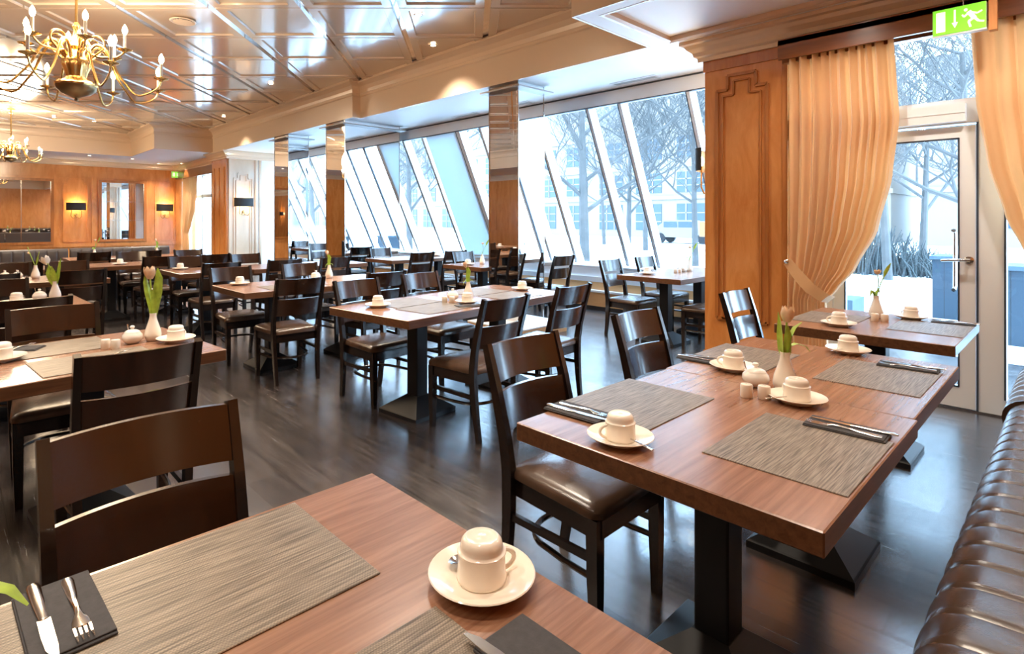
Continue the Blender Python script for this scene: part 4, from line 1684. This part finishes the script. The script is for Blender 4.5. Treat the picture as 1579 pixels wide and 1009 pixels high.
def blade_leaf(mb, path, wid, side):
    """a leaf along a 3-D path, gutter shaped"""
    P = [Vector(p) for p in path]
    n = len(P)
    rings = []
    sd = Vector(side).normalized()
    for i, p in enumerate(P):
        t = (P[min(i+1, n-1)]-P[max(i-1, 0)]).normalized()
        b = (sd-t*sd.dot(t)).normalized()
        nn = t.cross(b)
        w = wid[i] if i < len(wid) else wid[-1]
        rings.append([p-b*w+nn*w*.35, p-b*w*.5+nn*w*.08, p, p+b*w*.5+nn*w*.08, p+b*w+nn*w*.35,
                      p+b*w*.5+nn*(w*.08+0.0012), p+nn*0.0012, p-b*w*.5+nn*(w*.08+0.0012)])
    mb.loft(rings)


def make_bloom(mb, c, up, r, h, seed=0, open_=0.0):
    rnd = random.Random(seed)
    c = Vector(c)
    up = Vector(up).normalized()
    a = Vector((1, 0, 0)) if abs(up.x) < .8 else Vector((0, 1, 0))
    e1 = up.cross(a).normalized()
    e2 = up.cross(e1)
    for k in range(6):
        an = 2*PI*k/6+rnd.uniform(-.1, .1)
        o = e1*math.cos(an)+e2*math.sin(an)
        s = up.cross(o)
        inner = 0.86 if k % 2 else 1.0

        def fn(u, v):
            uu = (u-0.5)*2
            w = r*0.95*math.sin(PI*min(1, 0.12+0.80*v))**0.7*(1-0.15*v)
            rad = r*inner*(0.25+0.85*math.sin(PI*(0.08+0.62*v)))*(1+open_*v)
            ang = uu*w/max(rad, 1e-3)*0.9
            d = o*math.cos(ang)+s*math.sin(ang)
            return c+d*rad+up*(h*v*(1-0.10*uu*uu))
        mb.grid(fn, 6, 8)
    return mb


def make_tulip(kind):
    t = thing('tulip', 'x', 'tulip')
    leaf, stem, bloom, bloom_m = MB(), MB(), MB(), M['petal']
    stems, leaves, blooms = [], [], []
    if kind == 'upright':
        stems = [([(0, 0, 0.03), (0, 0, 0.13), (0.003, 0, 0.20), (0.008, 0.002, 0.252)], 0.0036)]
        blooms = [((0.008, 0.002, 0.248), (0.08, 0, 1), 0.022, 0.058, 0.0)]
        leaves = [([(0, 0, 0.10), (-0.010, 0.0, 0.15), (-0.012, 0, 0.20), (-0.016, 0, 0.25), (-0.024, 0.0, 0.285)], [0.010, 0.019, 0.021, 0.013, 0.002], (0, 1, 0.2)),
                  ([(0, 0, 0.10), (0.014, 0.004, 0.15), (0.022, 0.006, 0.19), (0.042, 0.010, 0.225), (0.068, 0.012, 0.245)], [0.009, 0.013, 0.013, 0.009, 0.002], (0, 1, 0.3)),
                  ([(0, 0, 0.10), (0.008, -0.004, 0.14), (0.010, -0.006, 0.20), (0.006, -0.008, 0.235)], [0.010, 0.016, 0.014, 0.003], (1, 0, 0)),
                  ([(0, 0, 0.11), (0.02, 0.01, 0.155), (0.05, 0.015, 0.165), (0.085, 0.02, 0.155), (0.105, 0.024, 0.135)], [0.006, 0.010, 0.011, 0.008, 0.002], (0, 1, 0))]
    elif kind == 'vee':
        stems = [([(0, 0, 0.03), (0, 0, 0.14), (-0.010, 0, 0.25), (-0.016, 0.002, 0.32)], 0.0042)]
        blooms = [((-0.016, 0.002, 0.315), (-0.05, 0, 1), 0.026, 0.066, 0.0)]
        leaves = [([(0, 0, 0.10), (-0.006, 0.0, 0.17), (-0.020, 0, 0.24), (-0.034, 0, 0.30), (-0.040, 0, 0.355)], [0.009, 0.016, 0.020, 0.015, 0.002], (0.3, 1, 0)),
                  ([(0, 0, 0.10), (0.008, 0.002, 0.17), (0.020, 0.004, 0.25), (0.026, 0.006, 0.32), (0.020, 0.006, 0.37)], [0.010, 0.019, 0.022, 0.018, 0.003], (1, 0.4, 0)),
                  ([(0, 0, 0.10), (0.0, -0.004, 0.15), (0.006, -0.008, 0.21), (0.004, -0.010, 0.26)], [0.009, 0.016, 0.014, 0.003], (1, 0, 0))]
    elif kind == 'bushy':
        bloom_m = M['petal_white']
        stems = [([(0, 0, 0.03), (0, 0, 0.14), (-0.03, 0.0, 0.24), (-0.065, 0.0, 0.285)], 0.004)]
        blooms = [((-0.060, 0.0, 0.275), (-0.5, 0.1, 0.8), 0.026, 0.062, 0.35)]
        leaves = [([(0, 0, 0.10), (-0.020, 0.0, 0.16), (-0.040, 0, 0.21), (-0.050, 0, 0.26)], [0.014, 0.030, 0.028, 0.004], (0.8, 0.6, 0)),
                  ([(0, 0, 0.10), (0.012, 0.002, 0.17), (0.020, 0.004, 0.23), (0.022, 0.006, 0.29)], [0.012, 0.026, 0.024, 0.003], (0.8, -0.6, 0)),
                  ([(0, 0, 0.10), (-0.006, -0.012, 0.15), (-0.010, -0.02, 0.21), (-0.014, -0.02, 0.26)], [0.012, 0.028, 0.024, 0.003], (1, 0, 0)),
                  ([(0, 0, 0.10), (0.006, 0.012, 0.17), (0.016, 0.018, 0.25), (0.03, 0.02, 0.32)], [0.010, 0.016, 0.012, 0.002], (1, 0, 0))]
    elif kind == 'sparse':
        stems = [([(0, 0, 0.03), (0.002, 0, 0.14), (0.016, 0, 0.21), (0.010, 0.0, 0.28)], 0.003),
                 ([(0, 0, 0.03), (0.004, 0, 0.14), (0.030, 0, 0.22), (0.055, 0.0, 0.27)], 0.003)]
        blooms = [((0.010, 0.0, 0.275), (-0.1, 0, 1), 0.017, 0.030, 0.15)]
        leaves = [([(0.052, 0, 0.262), (0.062, 0.0, 0.285), (0.080, 0, 0.318), (0.094, 0, 0.345)], [0.004, 0.013, 0.011, 0.002], (0.8, 0, -0.6)),
                  ([(0, 0, 0.11), (-0.012, 0.0, 0.165), (-0.030, 0, 0.175), (-0.040, 0, 0.135)], [0.006, 0.014, 0.016, 0.004], (0, 1, 0)),
                  ([(0, 0, 0.11), (0.004, 0.0, 0.165), (0.014, 0, 0.175), (0.020, 0, 0.155)], [0.006, 0.010, 0.010, 0.003], (0, 1, 0))]
    elif kind == 'bare':
        stems = [([(0, 0, 0.03), (-0.006, 0, 0.14), (-0.05, 0, 0.24), (-0.085, 0.0, 0.335)], 0.0036),
                 ([(0, 0, 0.03), (0.004, 0, 0.14), (0.022, 0, 0.22), (0.040, 0.0, 0.28)], 0.0036)]
        blooms = [((-0.062, 0.0, 0.26), (-0.6, 0, 0.5), 0.010, 0.026, 0.1)]
        leaves = [([(0.004, 0, 0.14), (0.012, 0.0, 0.18), (0.020, 0, 0.215), (0.026, 0, 0.24)], [0.004, 0.012, 0.010, 0.002], (1, 0, -0.3))]
    elif kind == 'lean':
        stems = [([(0, 0, 0.03), (0, 0, 0.13), (-0.006, 0, 0.20), (-0.020, 0.0, 0.26)], 0.0036)]
        blooms = [((-0.018, 0.0, 0.25), (-0.25, 0, 1), 0.016, 0.045, 0.0)]
        leaves = [([(0, 0, 0.11), (-0.004, 0.0, 0.17), (0.002, 0, 0.22), (-0.004, 0, 0.255)], [0.008, 0.016, 0.018, 0.003], (1, 0, 0)),
                  ([(0, 0, 0.12), (-0.018, 0.0, 0.158), (-0.034, 0, 0.142), (-0.042, 0, 0.115)], [0.006, 0.014, 0.013, 0.003], (0, 1, 0)),
                  ([(0, 0, 0.12), (0.016, 0.0, 0.155), (0.030, 0, 0.150), (0.038, 0, 0.135)], [0.006, 0.011, 0.010, 0.003], (0, 1, 0))]
    for pth, r in stems:
        mb = MB()
        mb.tube(pth, r, 8)
        mb.build('stem', M['leaf'], t)
    for pth, w, sd in leaves:
        mb = MB()
        blade_leaf(mb, pth, w, sd)
        mb.build('leaf', M['leaf'], t)
    for c, up, r, h, op in blooms:
        mb = MB()
        make_bloom(mb, c, up, r, h, 3, op)
        mb.build('bloom', bloom_m, t)
    return t


MT, NK, FK, KN, SP, SA, CU, SH, PT, VA = make_mat(), make_napkin(), make_fork(), make_knife(), make_spoon(), make_saucer(), make_cup(), make_shaker(), make_pot(), make_vase()


def placemat(x, y, rot, label):
    return MT.put((x, y, ZT), R(rot), label, 'woven taupe placemats')


def napkin(x, y, rot, label, z=ZT+0.003):
    NK.put((x, y, z), R(rot), label, 'folded dark grey napkins')
    return z+0.0072


def cup_set(x, y, hrot, where, spoon=None, z=ZT):
    """saucer, upturned cup with its handle towards hrot degrees, teaspoon"""
    SA.put((x, y, z), 0, 'cream saucer '+where, 'cream saucers')
    CU.put((x, y, z+0.0084), R(hrot), 'upturned cream teacup '+where, 'upturned cream teacups')
    if spoon is not None:
        a = R(spoon)
        px, py = x+0.058*math.cos(a), y+0.058*math.sin(a)
        SP.put((px, py, z+0.0205), a+PI/2, 'teaspoon '+where, 'teaspoons on saucers')


def shakers(p1, p2, where):
    SH.put((p1[0], p1[1], ZT), 0, 'cream shaker, left one of the pair '+where, 'cream salt and pepper shakers')
    SH.put((p2[0], p2[1], ZT), 0.6, 'cream shaker, right one of the pair '+where, 'cream salt and pepper shakers')


def pot(x, y, rot, where):
    PT.put((x, y, ZT), R(rot), 'round white lidded sugar pot '+where, 'white sugar pots')


TUL = {}


def vase_tulip(x, y, kind, rot, where, tl):
    VA.put((x, y, ZT), 0, 'slender cream bud vase '+where, 'cream bud vases')
    if kind:
        if kind not in TUL:
            TUL[kind] = Proto(make_tulip(kind))
        TUL[kind].put((x, y, ZT), R(rot), tl, 'tulips in bud vases')


VR = -42.7   # turns a flower's x axis to run across the view
# nearest table
placemat(0.301, 1.003, 0, 'taupe placemat on the nearest table, in front of the biggest chair').scale = (1.12, 1.0, 1.0)
placemat(0.345, 0.537, 0, 'taupe placemat cut off at the bottom, below the nearest teacup')
z = napkin(0.128, 1.075, 2, 'dark napkin under knife and fork at the lower left corner')
KN.put((0.104, 1.075, z), R(182), 'table knife on the dark napkin at the lower left corner', 'table knives')
FK.put((0.145, 1.075, z), R(180), 'fork on the dark napkin at the lower left corner', 'forks')
z = napkin(0.60, 0.49, 0, 'dark napkin at the bottom edge, right of the nearest teacup placemat')
KN.put((0.562, 0.51, z), R(3), 'knife with its tip just in view at the bottom edge', 'table knives')
cup_set(0.666, 0.698, -20, 'on the nearest table', None)
SP.put((0.695, 0.750, ZT+0.0205), R(92), 'teaspoon on the nearest saucer, bowl showing left of the cup', 'teaspoons on saucers')
vase_tulip(-0.022, 0.955, 'upright', VR, 'on the nearest table, mostly out of the left edge', 'tulip whose leaf tip shows at the lower left edge')
pot(0.006, 1.082, 0, 'at the very left edge of the nearest table')
# bench side pair
placemat(1.715, 1.035, 0, 'placemat at the near left of the bench side pair of tables')
placemat(1.695, 0.525, 0, 'large taupe placemat at the near right corner of the bench side table')
placemat(2.625, 1.05, 0, 'placemat on the far left of the bench side pair, before the wood pier')
placemat(2.70, 0.555, 0, 'placemat on the far right of the bench side pair, near the door')
z = napkin(1.475, 1.095, 3, 'dark napkin with bright cutlery at the left corner of the bench side table')
KN.put((1.455, 1.09, z), R(184), 'knife on the napkin at the left corner of the bench side table', 'table knives')
FK.put((1.495, 1.09, z), R(181), 'fork on the napkin at the left corner of the bench side table', 'forks')
z = napkin(1.935, 0.475, 2, 'dark napkin on the large near right placemat')
FK.put((1.915, 0.480, z), R(4), 'fork on the napkin at the right of the large near placemat', 'forks')
KN.put((1.955, 0.465, z), R(2), 'knife on the napkin at the right of the large near placemat', 'table knives')
z = napkin(2.43, 1.135, 4, 'dark napkin on the far left placemat by the wood pier')
KN.put((2.412, 1.13, z), R(183), 'knife on the napkin by the far left placemat of the bench side pair', 'table knives')
FK.put((2.45, 1.13, z), R(184), 'fork on the napkin by the far left placemat of the bench side pair', 'forks')
z = napkin(2.935, 0.50, 3, 'pale shining napkin on the placemat nearest the door')
FK.put((2.915, 0.50, z), R(6), 'fork on the napkin of the placemat nearest the door', 'forks')
KN.put((2.955, 0.49, z), R(2), 'knife on the napkin of the placemat nearest the door', 'table knives')
cup_set(1.375, 0.88, 150, 'at the near left corner of the bench side table', -105)
cup_set(2.115, 0.664, 60, 'beside the large near placemat in the middle of the bench side pair', 150)
cup_set(2.377, 0.985, 100, 'just left of the sugar pot on the bench side pair', None)
cup_set(3.072, 0.748, 40, 'at the far end of the bench side pair', 160)
shakers((2.045, 0.802), (2.068, 0.752), 'in the middle of the bench side table')
pot(2.205, 0.832, 120, 'half behind the bud vase on the bench side table')
vase_tulip(2.225, 0.738, 'upright', VR, 'on the bench side table', 'peach tulip with upright green leaves on the bench side table')
# curtain table
placemat(4.06, 1.09, 0, 'pale shining placemat on the curtain table, nearest the pier')
placemat(4.12, 0.60, 0, 'pale shining placemat on the curtain table, nearest the door')
cup_set(3.815, 0.975, 90, 'on the left part of the curtain table', None)
cup_set(4.405, 0.735, 60, 'on the right part of the curtain table by the door', None)
shakers((4.160, 0.872), (4.178, 0.826), 'on the curtain table')
vase_tulip(4.30, 0.895, 'sparse', VR, 'on the curtain table behind two shakers', 'thin two stemmed tulip on the curtain table before the glass door')
z = napkin(4.385, 0.53, 4, 'pale shining napkin with cutlery at the right end of the curtain table')
KN.put((4.372, 0.52, z), R(3), 'knife on the napkin of the curtain table', 'table knives')
FK.put((4.405, 0.53, z), R(5), 'fork on the napkin of the curtain table', 'forks')
# left table
placemat(0.475, 2.945, 5, 'placemat on the left table partly behind the black chair')
placemat(0.36, 3.36, 5, 'placemat on the left table under the chair with glossy brown back')
shakers((0.548, 3.19), (0.582, 3.15), 'on the left table')
pot(0.672, 3.245, 100, 'on the left table between shakers and tulip vase')
vase_tulip(0.765, 3.245, 'vee', VR, 'on the left table', 'peach tulip with two leaves in a V on the left table')
cup_set(0.845, 3.14, 30, 'right of the tulip vase on the left table', None)
cup_set(0.165, 3.225, 200, 'at the left picture edge on the left table', None)
FK.put((0.60, 3.055, ZT), R(120), 'fork lying by the black chair top on the left table', 'forks')
z = napkin(0.23, 3.44, 60, 'dark napkin with cutlery tips on the left table', ZT+0.003)
FK.put((0.24, 3.44, z), R(-40), 'fork on the dark napkin of the left table', 'forks')
# mid room pair
placemat(2.50, 3.44, 6, 'placemat on the far side of the mid room pair behind the teacup')
placemat(2.50, 3.09, 6, 'placemat at the near side of the mid room pair')
placemat(3.33, 3.53, 6, 'placemat at the far side of the mid room pair, right of the tulip')
placemat(3.36, 3.17, 6, 'placemat at the near side of the mid room pair, behind two dark chairs')
cup_set(2.235, 3.41, 60, 'at the left corner of the mid room pair', None)
cup_set(2.815, 3.105, 40, 'below the bud vase on the mid room pair', None)
cup_set(3.70, 3.36, 60, 'at the right end of the mid room pair', None)
shakers((2.715, 3.245), (2.752, 3.205), 'on the mid room pair')
pot(2.86, 3.32, 100, 'on the mid room pair left of the bud vase')
vase_tulip(2.945, 3.235, 'lean', VR, 'on the mid room pair', 'small leaning tulip on the mid room pair')
z = napkin(2.735, 2.99, 70, 'dark napkin on the near edge of the mid room pair', ZT)
KN.put((2.735, 2.985, z), R(70), 'knife on the near edge of the mid room pair', 'table knives')
# second row
cup_set(2.02, 5.44, 60, 'on the second row table behind the mid room pair', None)
placemat(2.3, 5.02, 0, 'placemat on the second row table left of the lone dark chair')
pot(2.82, 5.47, 80, 'on the second row table behind the lone dark chair')
cup_set(2.72, 5.30, 60, 'in front of the pot on the second row table', None)
vase_tulip(2.955, 5.44, 'lean', VR, 'on the second row table', 'small tulip on the second row table, seen before the mirror column foot')
pot(0.505, 5.46, 120, 'on the second left table')
vase_tulip(0.60, 5.44, 'bushy', VR, 'on the second left table', 'bushy white tulip with broad leaves at far left')
cup_set(0.36, 5.36, 60, 'on the second left table next to the pot', None)
# third row and beyond
pot(0.52, 7.62, 90, 'on the third left table, right of two')
pot(0.42, 7.66, 90, 'on the third left table, left of two')
vase_tulip(0.66, 7.50, 'bare', VR, 'on the third left table', 'tulip with bare dry stems on the third left table')
cup_set(2.10, 7.62, 60, 'on the far small looking table', None)
cup_set(1.06, 9.06, 60, 'on the far table before the bench, alone', None)
cup_set(1.72, 9.02, 60, 'on the far table beside the right bench', None)
pot(1.88, 10.82, 90, 'on the table at the left far bench')
vase_tulip(1.72, 10.9, 'sparse', VR, 'on the table at the left far bench', 'thin tulip before the gap of the far benches')
vase_tulip(2.62, 10.85, 'lean', VR, 'on the table at the right far bench', 'small tulip at the right end of the far bench')
# window tables
cup_set(5.80, 3.36, 60, 'on the window table near its left end', None)
pot(6.42, 3.25, 90, 'on the window table next to the wood pier')
vase_tulip(6.52, 3.22, 'sparse', VR, 'on the window table next to the wood pier', 'thin tulip on the window table next to the wood pier')
shakers((6.22, 3.24), (6.245, 3.20), 'on the window table next to the wood pier')
vase_tulip(5.45, 5.70, 'sparse', VR, 'on the window table behind the nearest mirror column', 'thin tulip on the window table behind the nearest mirror column')
cup_set(5.20, 5.72, 60, 'on the window table behind the nearest mirror column', None)
cup_set(6.25, 5.70, 60, 'on the window table right of the nearest mirror column', None)
pot(5.60, 7.45, 90, 'on the window table between mirror columns')
cup_set(6.10, 7.50, 60, 'on the window table between mirror columns', None)

# ================================================================== OUTSIDE
mb = MB()
mb.box2((5.50, -12, -0.20), (60, 1.86, -0.06))
mb.box2((7.50, 1.86, -0.20), (60, 125, -0.06))
mb.box2((5.82, 14.6, -0.20), (7.50, 70, -0.06))
struct('ground_terrace', mb, M['paving'])


def outside_box(name, label, cat, a, b, mat, lid=None, group=None):
    t = thing(name, label, cat, ((a[0]+b[0])/2, (a[1]+b[1])/2, a[2]), 0, group)
    hx, hy, h = (b[0]-a[0])/2, (b[1]-a[1])/2, b[2]-a[2]
    mb = MB()
    mb.box2((-hx, -hy, 0), (hx, hy, h))
    mb.build('body', mat, t)
    if lid:
        mb = MB()
        mb.box2((-hx-0.03, -hy-0.03, h), (hx+0.03, hy+0.03, h+0.05))
        mb.build('top_board', lid, t)
    return t


outside_box('planter_box', 'blue grey boarded planter outside, right of the door post', 'planter', (8.9, -0.6, -0.06), (9.6, 0.78, 0.80), M['planter'], M['stone'])
outside_box('planter_box', 'blue grey boarded planter outside, seen through the glass door', 'planter', (10.6, 0.92, -0.06), (11.3, 1.52, 0.80), M['planter'], M['stone'])
outside_box('stone_block', 'blue grey stone block on the terrace outside the door', 'block', (8.2, 1.95, -0.06), (8.75, 2.45, 0.38), M['stone'])


def facade(name, label, x0, x1, y0, y1, h, rows, axis, step):
    """building with a row of windows towards the room"""
    t = thing(name, label, 'building', ((x0+x1)/2, (y0+y1)/2, -0.06))
    hx, hy = (x1-x0)/2, (y1-y0)/2
    mb = MB()
    mb.box2((-hx, -hy, 0), (hx, hy, h))
    mb.build('wall', M['facade'], t)
    mb = MB()
    for z in [r[1]+0.35 for r in rows]:
        mb.box2((-hx-0.12, -hy-0.12, z), (hx+0.12, hy+0.12, z+0.3))
    mb.build('cornice_band', M['facade'], t)
    for z0, z1 in rows:
        n = int((2*hy if axis == 'x' else 2*hx)/step)
        for k in range(n):
            c = (-hy if axis == 'x' else -hx)+(k+0.5)*step
            w = step*0.32
            mb = MB()
            if axis == 'x':
                mb.box2((-hx-0.05, c-w, z0), (-hx+0.02, c+w, z1))
            else:
                mb.box2((c-w, -hy-0.05, z0), (c+w, -hy+0.02, z1))
            wo = mb.build('window', M['facade_glass'], t)
            mb = MB()
            for q in (-0.33, 0.33):
                if axis == 'x':
                    mb.box2((-hx-0.09, c+q*w-0.05, z0), (-hx-0.05, c+q*w+0.05, z1))
                else:
                    mb.box2((c+q*w-0.05, -hy-0.09, z0), (c+q*w+0.05, -hy-0.05, z1))
            for q in (0.33, 0.66):
                zz = z0+(z1-z0)*q
                if axis == 'x':
                    mb.box2((-hx-0.09, c-w, zz-0.04), (-hx-0.05, c+w, zz+0.04))
                else:
                    mb.box2((c-w, -hy-0.09, zz-0.04), (c+w, -hy-0.05, zz+0.04))
            mb.build('glazing_bars', M['facade'], wo)
    return t


facade('office_building', 'white building with blue windows across the street', 42, 50, 8, 108, 11.5, [(0.6, 2.7), (3.6, 5.2), (6.3, 8.0)], 'x', 3.6)
facade('apartment_building', 'pale building behind the trees seen through the glass door', 40, 48, -8, 6, 10.5, [(1.0, 2.6), (4.2, 5.8), (7.2, 8.8)], 'x', 4.0)


def tree(x, y, h, seed, label, r0=0.16, spread=1.0):
    rnd = random.Random(seed)
    t = thing('bare_tree', label, 'tree', (x, y, -0.06), 0, 'bare winter trees outside')
    trunk, br = MB(), MB()
    lean = (rnd.uniform(-.05, .05), rnd.uniform(-.05, .05))
    r0 *= 0.7
    tp = [(lean[0]*h*k/8*0.6, lean[1]*h*k/8*0.6, h*0.6*k/8) for k in range(9)]
    trunk.tube(tp, [r0*(1-0.6*k/8) for k in range(9)], 8)
    trunk.build('trunk', M['bark'], t)

    def grow(p, d, L, r, lev):
        n = 4
        pts, cur, dd = [p], Vector(p), Vector(d)
        for k in range(n):
            dd = (dd+Vector((rnd.uniform(-.22, .22), rnd.uniform(-.22, .22), rnd.uniform(-.06, .16)))).normalized()
            cur = cur+dd*L/n
            pts.append(tuple(cur))
        br.tube(pts, [max(r*(1-0.75*k/n), 0.0045) for k in range(n+1)], 4 if lev > 0 else 6)
        if lev >= 4:
            return
        kids = [5, 4, 3, 3][lev]
        for q in range(kids):
            f = 0.3+0.7*(q+rnd.random())/kids
            i = min(int(f*n), n-1)
            b = Vector(pts[i]).lerp(Vector(pts[i+1]), f*n-i)
            a = rnd.uniform(0, 2*PI)
            nd = (dd*0.8+Vector((math.cos(a), math.sin(a), rnd.uniform(0, .6)))*0.9).normalized()
            grow(tuple(b), nd, L*rnd.uniform(.5, .72), r*0.5, lev+1)
    for q in range(9):
        f = 0.32+0.68*q/8
        i = min(int(f*8), 7)
        b = Vector(tp[i]).lerp(Vector(tp[i+1]), f*8-i)
        a = 2.4*q+rnd.uniform(-.4, .4)
        d = Vector((math.cos(a)*spread, math.sin(a)*spread, 0.75)).normalized()
        grow(tuple(b), d, h*rnd.uniform(.28, .42), r0*0.42*(1.2-f*.5), 0)
    br.build('branches', M['bark'], t)


tree(13.2, 9.6, 8.5, 3, 'bare tree with a thick leaning trunk beyond the window right of the nearest mirror column', 0.22)
tree(17.0, 8.2, 8.0, 5, 'bare tree outside, behind the narrow window strip', 0.15)
tree(15.5, 5.9, 8.5, 8, 'bare tree outside the window next to the wood pier', 0.16)
tree(14.0, 19.0, 9.0, 12, 'bare tree outside left of the pale blind', 0.2)
tree(11.5, 22.5, 9.0, 14, 'bare tree outside the windows at the second mirror column', 0.2)
tree(12.5, 1.3, 7.0, 21, 'bare tree outside the glass door, arching over from the right', 0.14, 1.5)
tree(16.5, 3.2, 8.5, 25, 'bare tree outside seen through the middle of the door glass', 0.15)
tree(22.0, 3.4, 8.5, 31, 'distant bare tree outside the door', 0.16)
tree(24.0, 14.0, 9.0, 33, 'distant bare tree before the white building', 0.18)
tree(18.5, 11.5, 8.5, 41, 'bare tree outside between the window strips, further back', 0.15)
tree(13.5, 33.0, 9.5, 61, 'bare tree outside far left, seen between the second and third mirror columns', 0.16)
tree(18.0, 44.0, 10.0, 63, 'distant bare tree at the far left end of the slanted windows', 0.18)
tree(26.0, 38.0, 10.0, 65, 'distant bare tree across the street left of the pale blind', 0.18)
tree(28.0, 19.0, 9.5, 43, 'distant bare tree standing close before the white building', 0.16)
tree(30.0, 10.0, 9.5, 45, 'distant bare tree across the street behind the orange panels', 0.16)
tree(16.0, 26.0, 9.0, 47, 'bare tree outside far left, nearer of two by the far windows', 0.16)
tree(27.0, 2.0, 9.5, 49, 'farthest bare tree seen through the door glass', 0.16)
tree(21.0, 5.6, 9.0, 51, 'bare tree outside left in the door glass, above the hedge', 0.16)
tree(20.0, 30.0, 9.0, 35, 'distant bare tree far left outside the windows', 0.18)

# hedge: a tangle of twigs nobody could count
rnd = random.Random(5)
mb = MB()
for k in range(900):
    x, y = rnd.uniform(17.5, 19.5), rnd.uniform(1.6, 6.5)
    h = rnd.uniform(0.5, 1.35)*(0.7+0.3*math.sin(y*2))
    a = rnd.uniform(0, 2*PI)
    l = rnd.uniform(.1, .4)
    mb.tube([(x, y, -0.06), (x+math.cos(a)*l*.4, y+math.sin(a)*l*.4, h*.5), (x+math.cos(a)*l, y+math.sin(a)*l, h)], [0.022, 0.016, 0.007], 4)
ho = mb.build('hedge', M['hedge'])
tag(ho, 'blue grey winter hedge outside beyond the white terrace', 'hedge', kind='stuff')

# street things seen through the glass
t = thing('site_sign', 'pair of orange panels on a white post in the street outside', 'road sign', at(1066, 372, 0) if False else (18.5, 8.45, -0.06))
mb = MB()
mb.tube([(0, 0, 0), (0, 0, 1.35)], 0.05, 8)
mb.build('post', M['white_frame'], t)
for s in (-1, 1):
    mb = MB()
    mb.rbox((0, s*0.19, 1.12), (0.06, 0.30, 0.5), 0.02, 1)
    mb.build('panel', M['orange'], t)
mb = MB()
for s in (-1, 1):
    mb.tube([(0, 0, 0.8), (0.1, s*0.35, 0.0)], 0.02, 6)
mb.build('brace', M['white_frame'], t)
t = thing('parked_car', 'pale parked car across the street outside', 'car', (33.0, 16.5, -0.06), 0.1)
mb = MB()
pr = [(-2.0, 0.35), (-2.05, 0.7), (-1.6, 0.85), (-1.0, 0.95), (-0.5, 1.4), (0.9, 1.42), (1.6, 0.95), (2.0, 0.85), (2.05, 0.4)]
mb.loft([[(x, y, z) for y, z in pr] for x in (-0.85, 0.85)], True, True, True, False)
mb.build('body', M['facade'], t)
mb = MB()
mb.box2((-0.87, -0.85, 0.98), (-0.84, 0.15, 1.32))
mb.box2((-0.87, 0.22, 0.98), (-0.84, 1.05, 1.32))
mb.build('side_window', M['facade_glass'], t)
for y in (-1.3, 1.3):
    for x in (-0.8, 0.8):
        mb = MB()
        mb.lathe([(0.32, -0.1), (0.32, 0.1)], 20, mat=Matrix.Translation((x, y, 0.32)) @ Matrix.Rotation(PI/2, 4, 'Y'))
        mb.build('wheel', M['post'], t)

# ================================================================== LIGHT
w = bpy.data.worlds.new('world')
sc.world = w
w.use_nodes = True
nt = w.node_tree
bg = nt.nodes['Background']
tc = nt.nodes.new('ShaderNodeTexCoord')
sx = nt.nodes.new('ShaderNodeSeparateXYZ')
nt.links.new(tc.outputs['Generated'], sx.inputs[0])
rp = nt.nodes.new('ShaderNodeValToRGB')
rp.color_ramp.elements[0].position = 0.0
rp.color_ramp.elements[0].color = (0.52, 0.76, 1.0, 1)
rp.color_ramp.elements[1].position = 0.6
rp.color_ramp.elements[1].color = (0.44, 0.70, 1.0, 1)
nt.links.new(sx.outputs['Z'], rp.inputs['Fac'])
nt.links.new(rp.outputs['Color'], bg.inputs['Color'])
bg.inputs['Strength'].default_value = 18.0

# glow of the chandelier candles on the room
for (x, y, z, e) in ((0.847, 6.25, 3.15, 220), (0.905, 14.75, 3.1, 260)):
    l = bpy.data.lights.new('chandelier_glow', 'POINT')
    l.energy = e
    l.color = (1.0, 0.80, 0.56)
    l.shadow_soft_size = 0.5
    o = bpy.data.objects.new('chandelier_glow', l)
    COL.objects.link(o)
    o.location = (x, y, z)


def portal(name, loc, rot, sx_, sy_):
    l = bpy.data.lights.new(name, 'AREA')
    l.shape = 'RECTANGLE'
    l.size, l.size_y = sx_, sy_
    l.cycles.is_portal = True
    o = bpy.data.objects.new(name, l)
    COL.objects.link(o)
    o.location = loc
    o.rotation_euler = rot


portal('daylight_portal', (7.05, 8.2, 1.80), (0, R(90)-math.atan2(1.08, 2.3), 0), 2.6, 12.4)
portal('daylight_portal', (5.52, 0.6, 1.45), (0, R(90), 0), 2.75, 2.3)

sc.view_settings.view_transform = 'Standard'
sc.view_settings.look = 'None'
sc.view_settings.gamma = 1.0
sc.view_settings.use_curve_mapping = False
sc.view_settings.exposure = 0.0
sc.cycles.use_denoising = True
sc.cycles.max_bounces = 10
sc.cycles.diffuse_bounces = 5
sc.cycles.glossy_bounces = 6
sc.cycles.transparent_max_bounces = 16
sc.cycles.sample_clamp_indirect = 8.0
sc.cycles.caustics_reflective = False
sc.cycles.caustics_refractive = False
sc.cycles.blur_glossy = 0.5
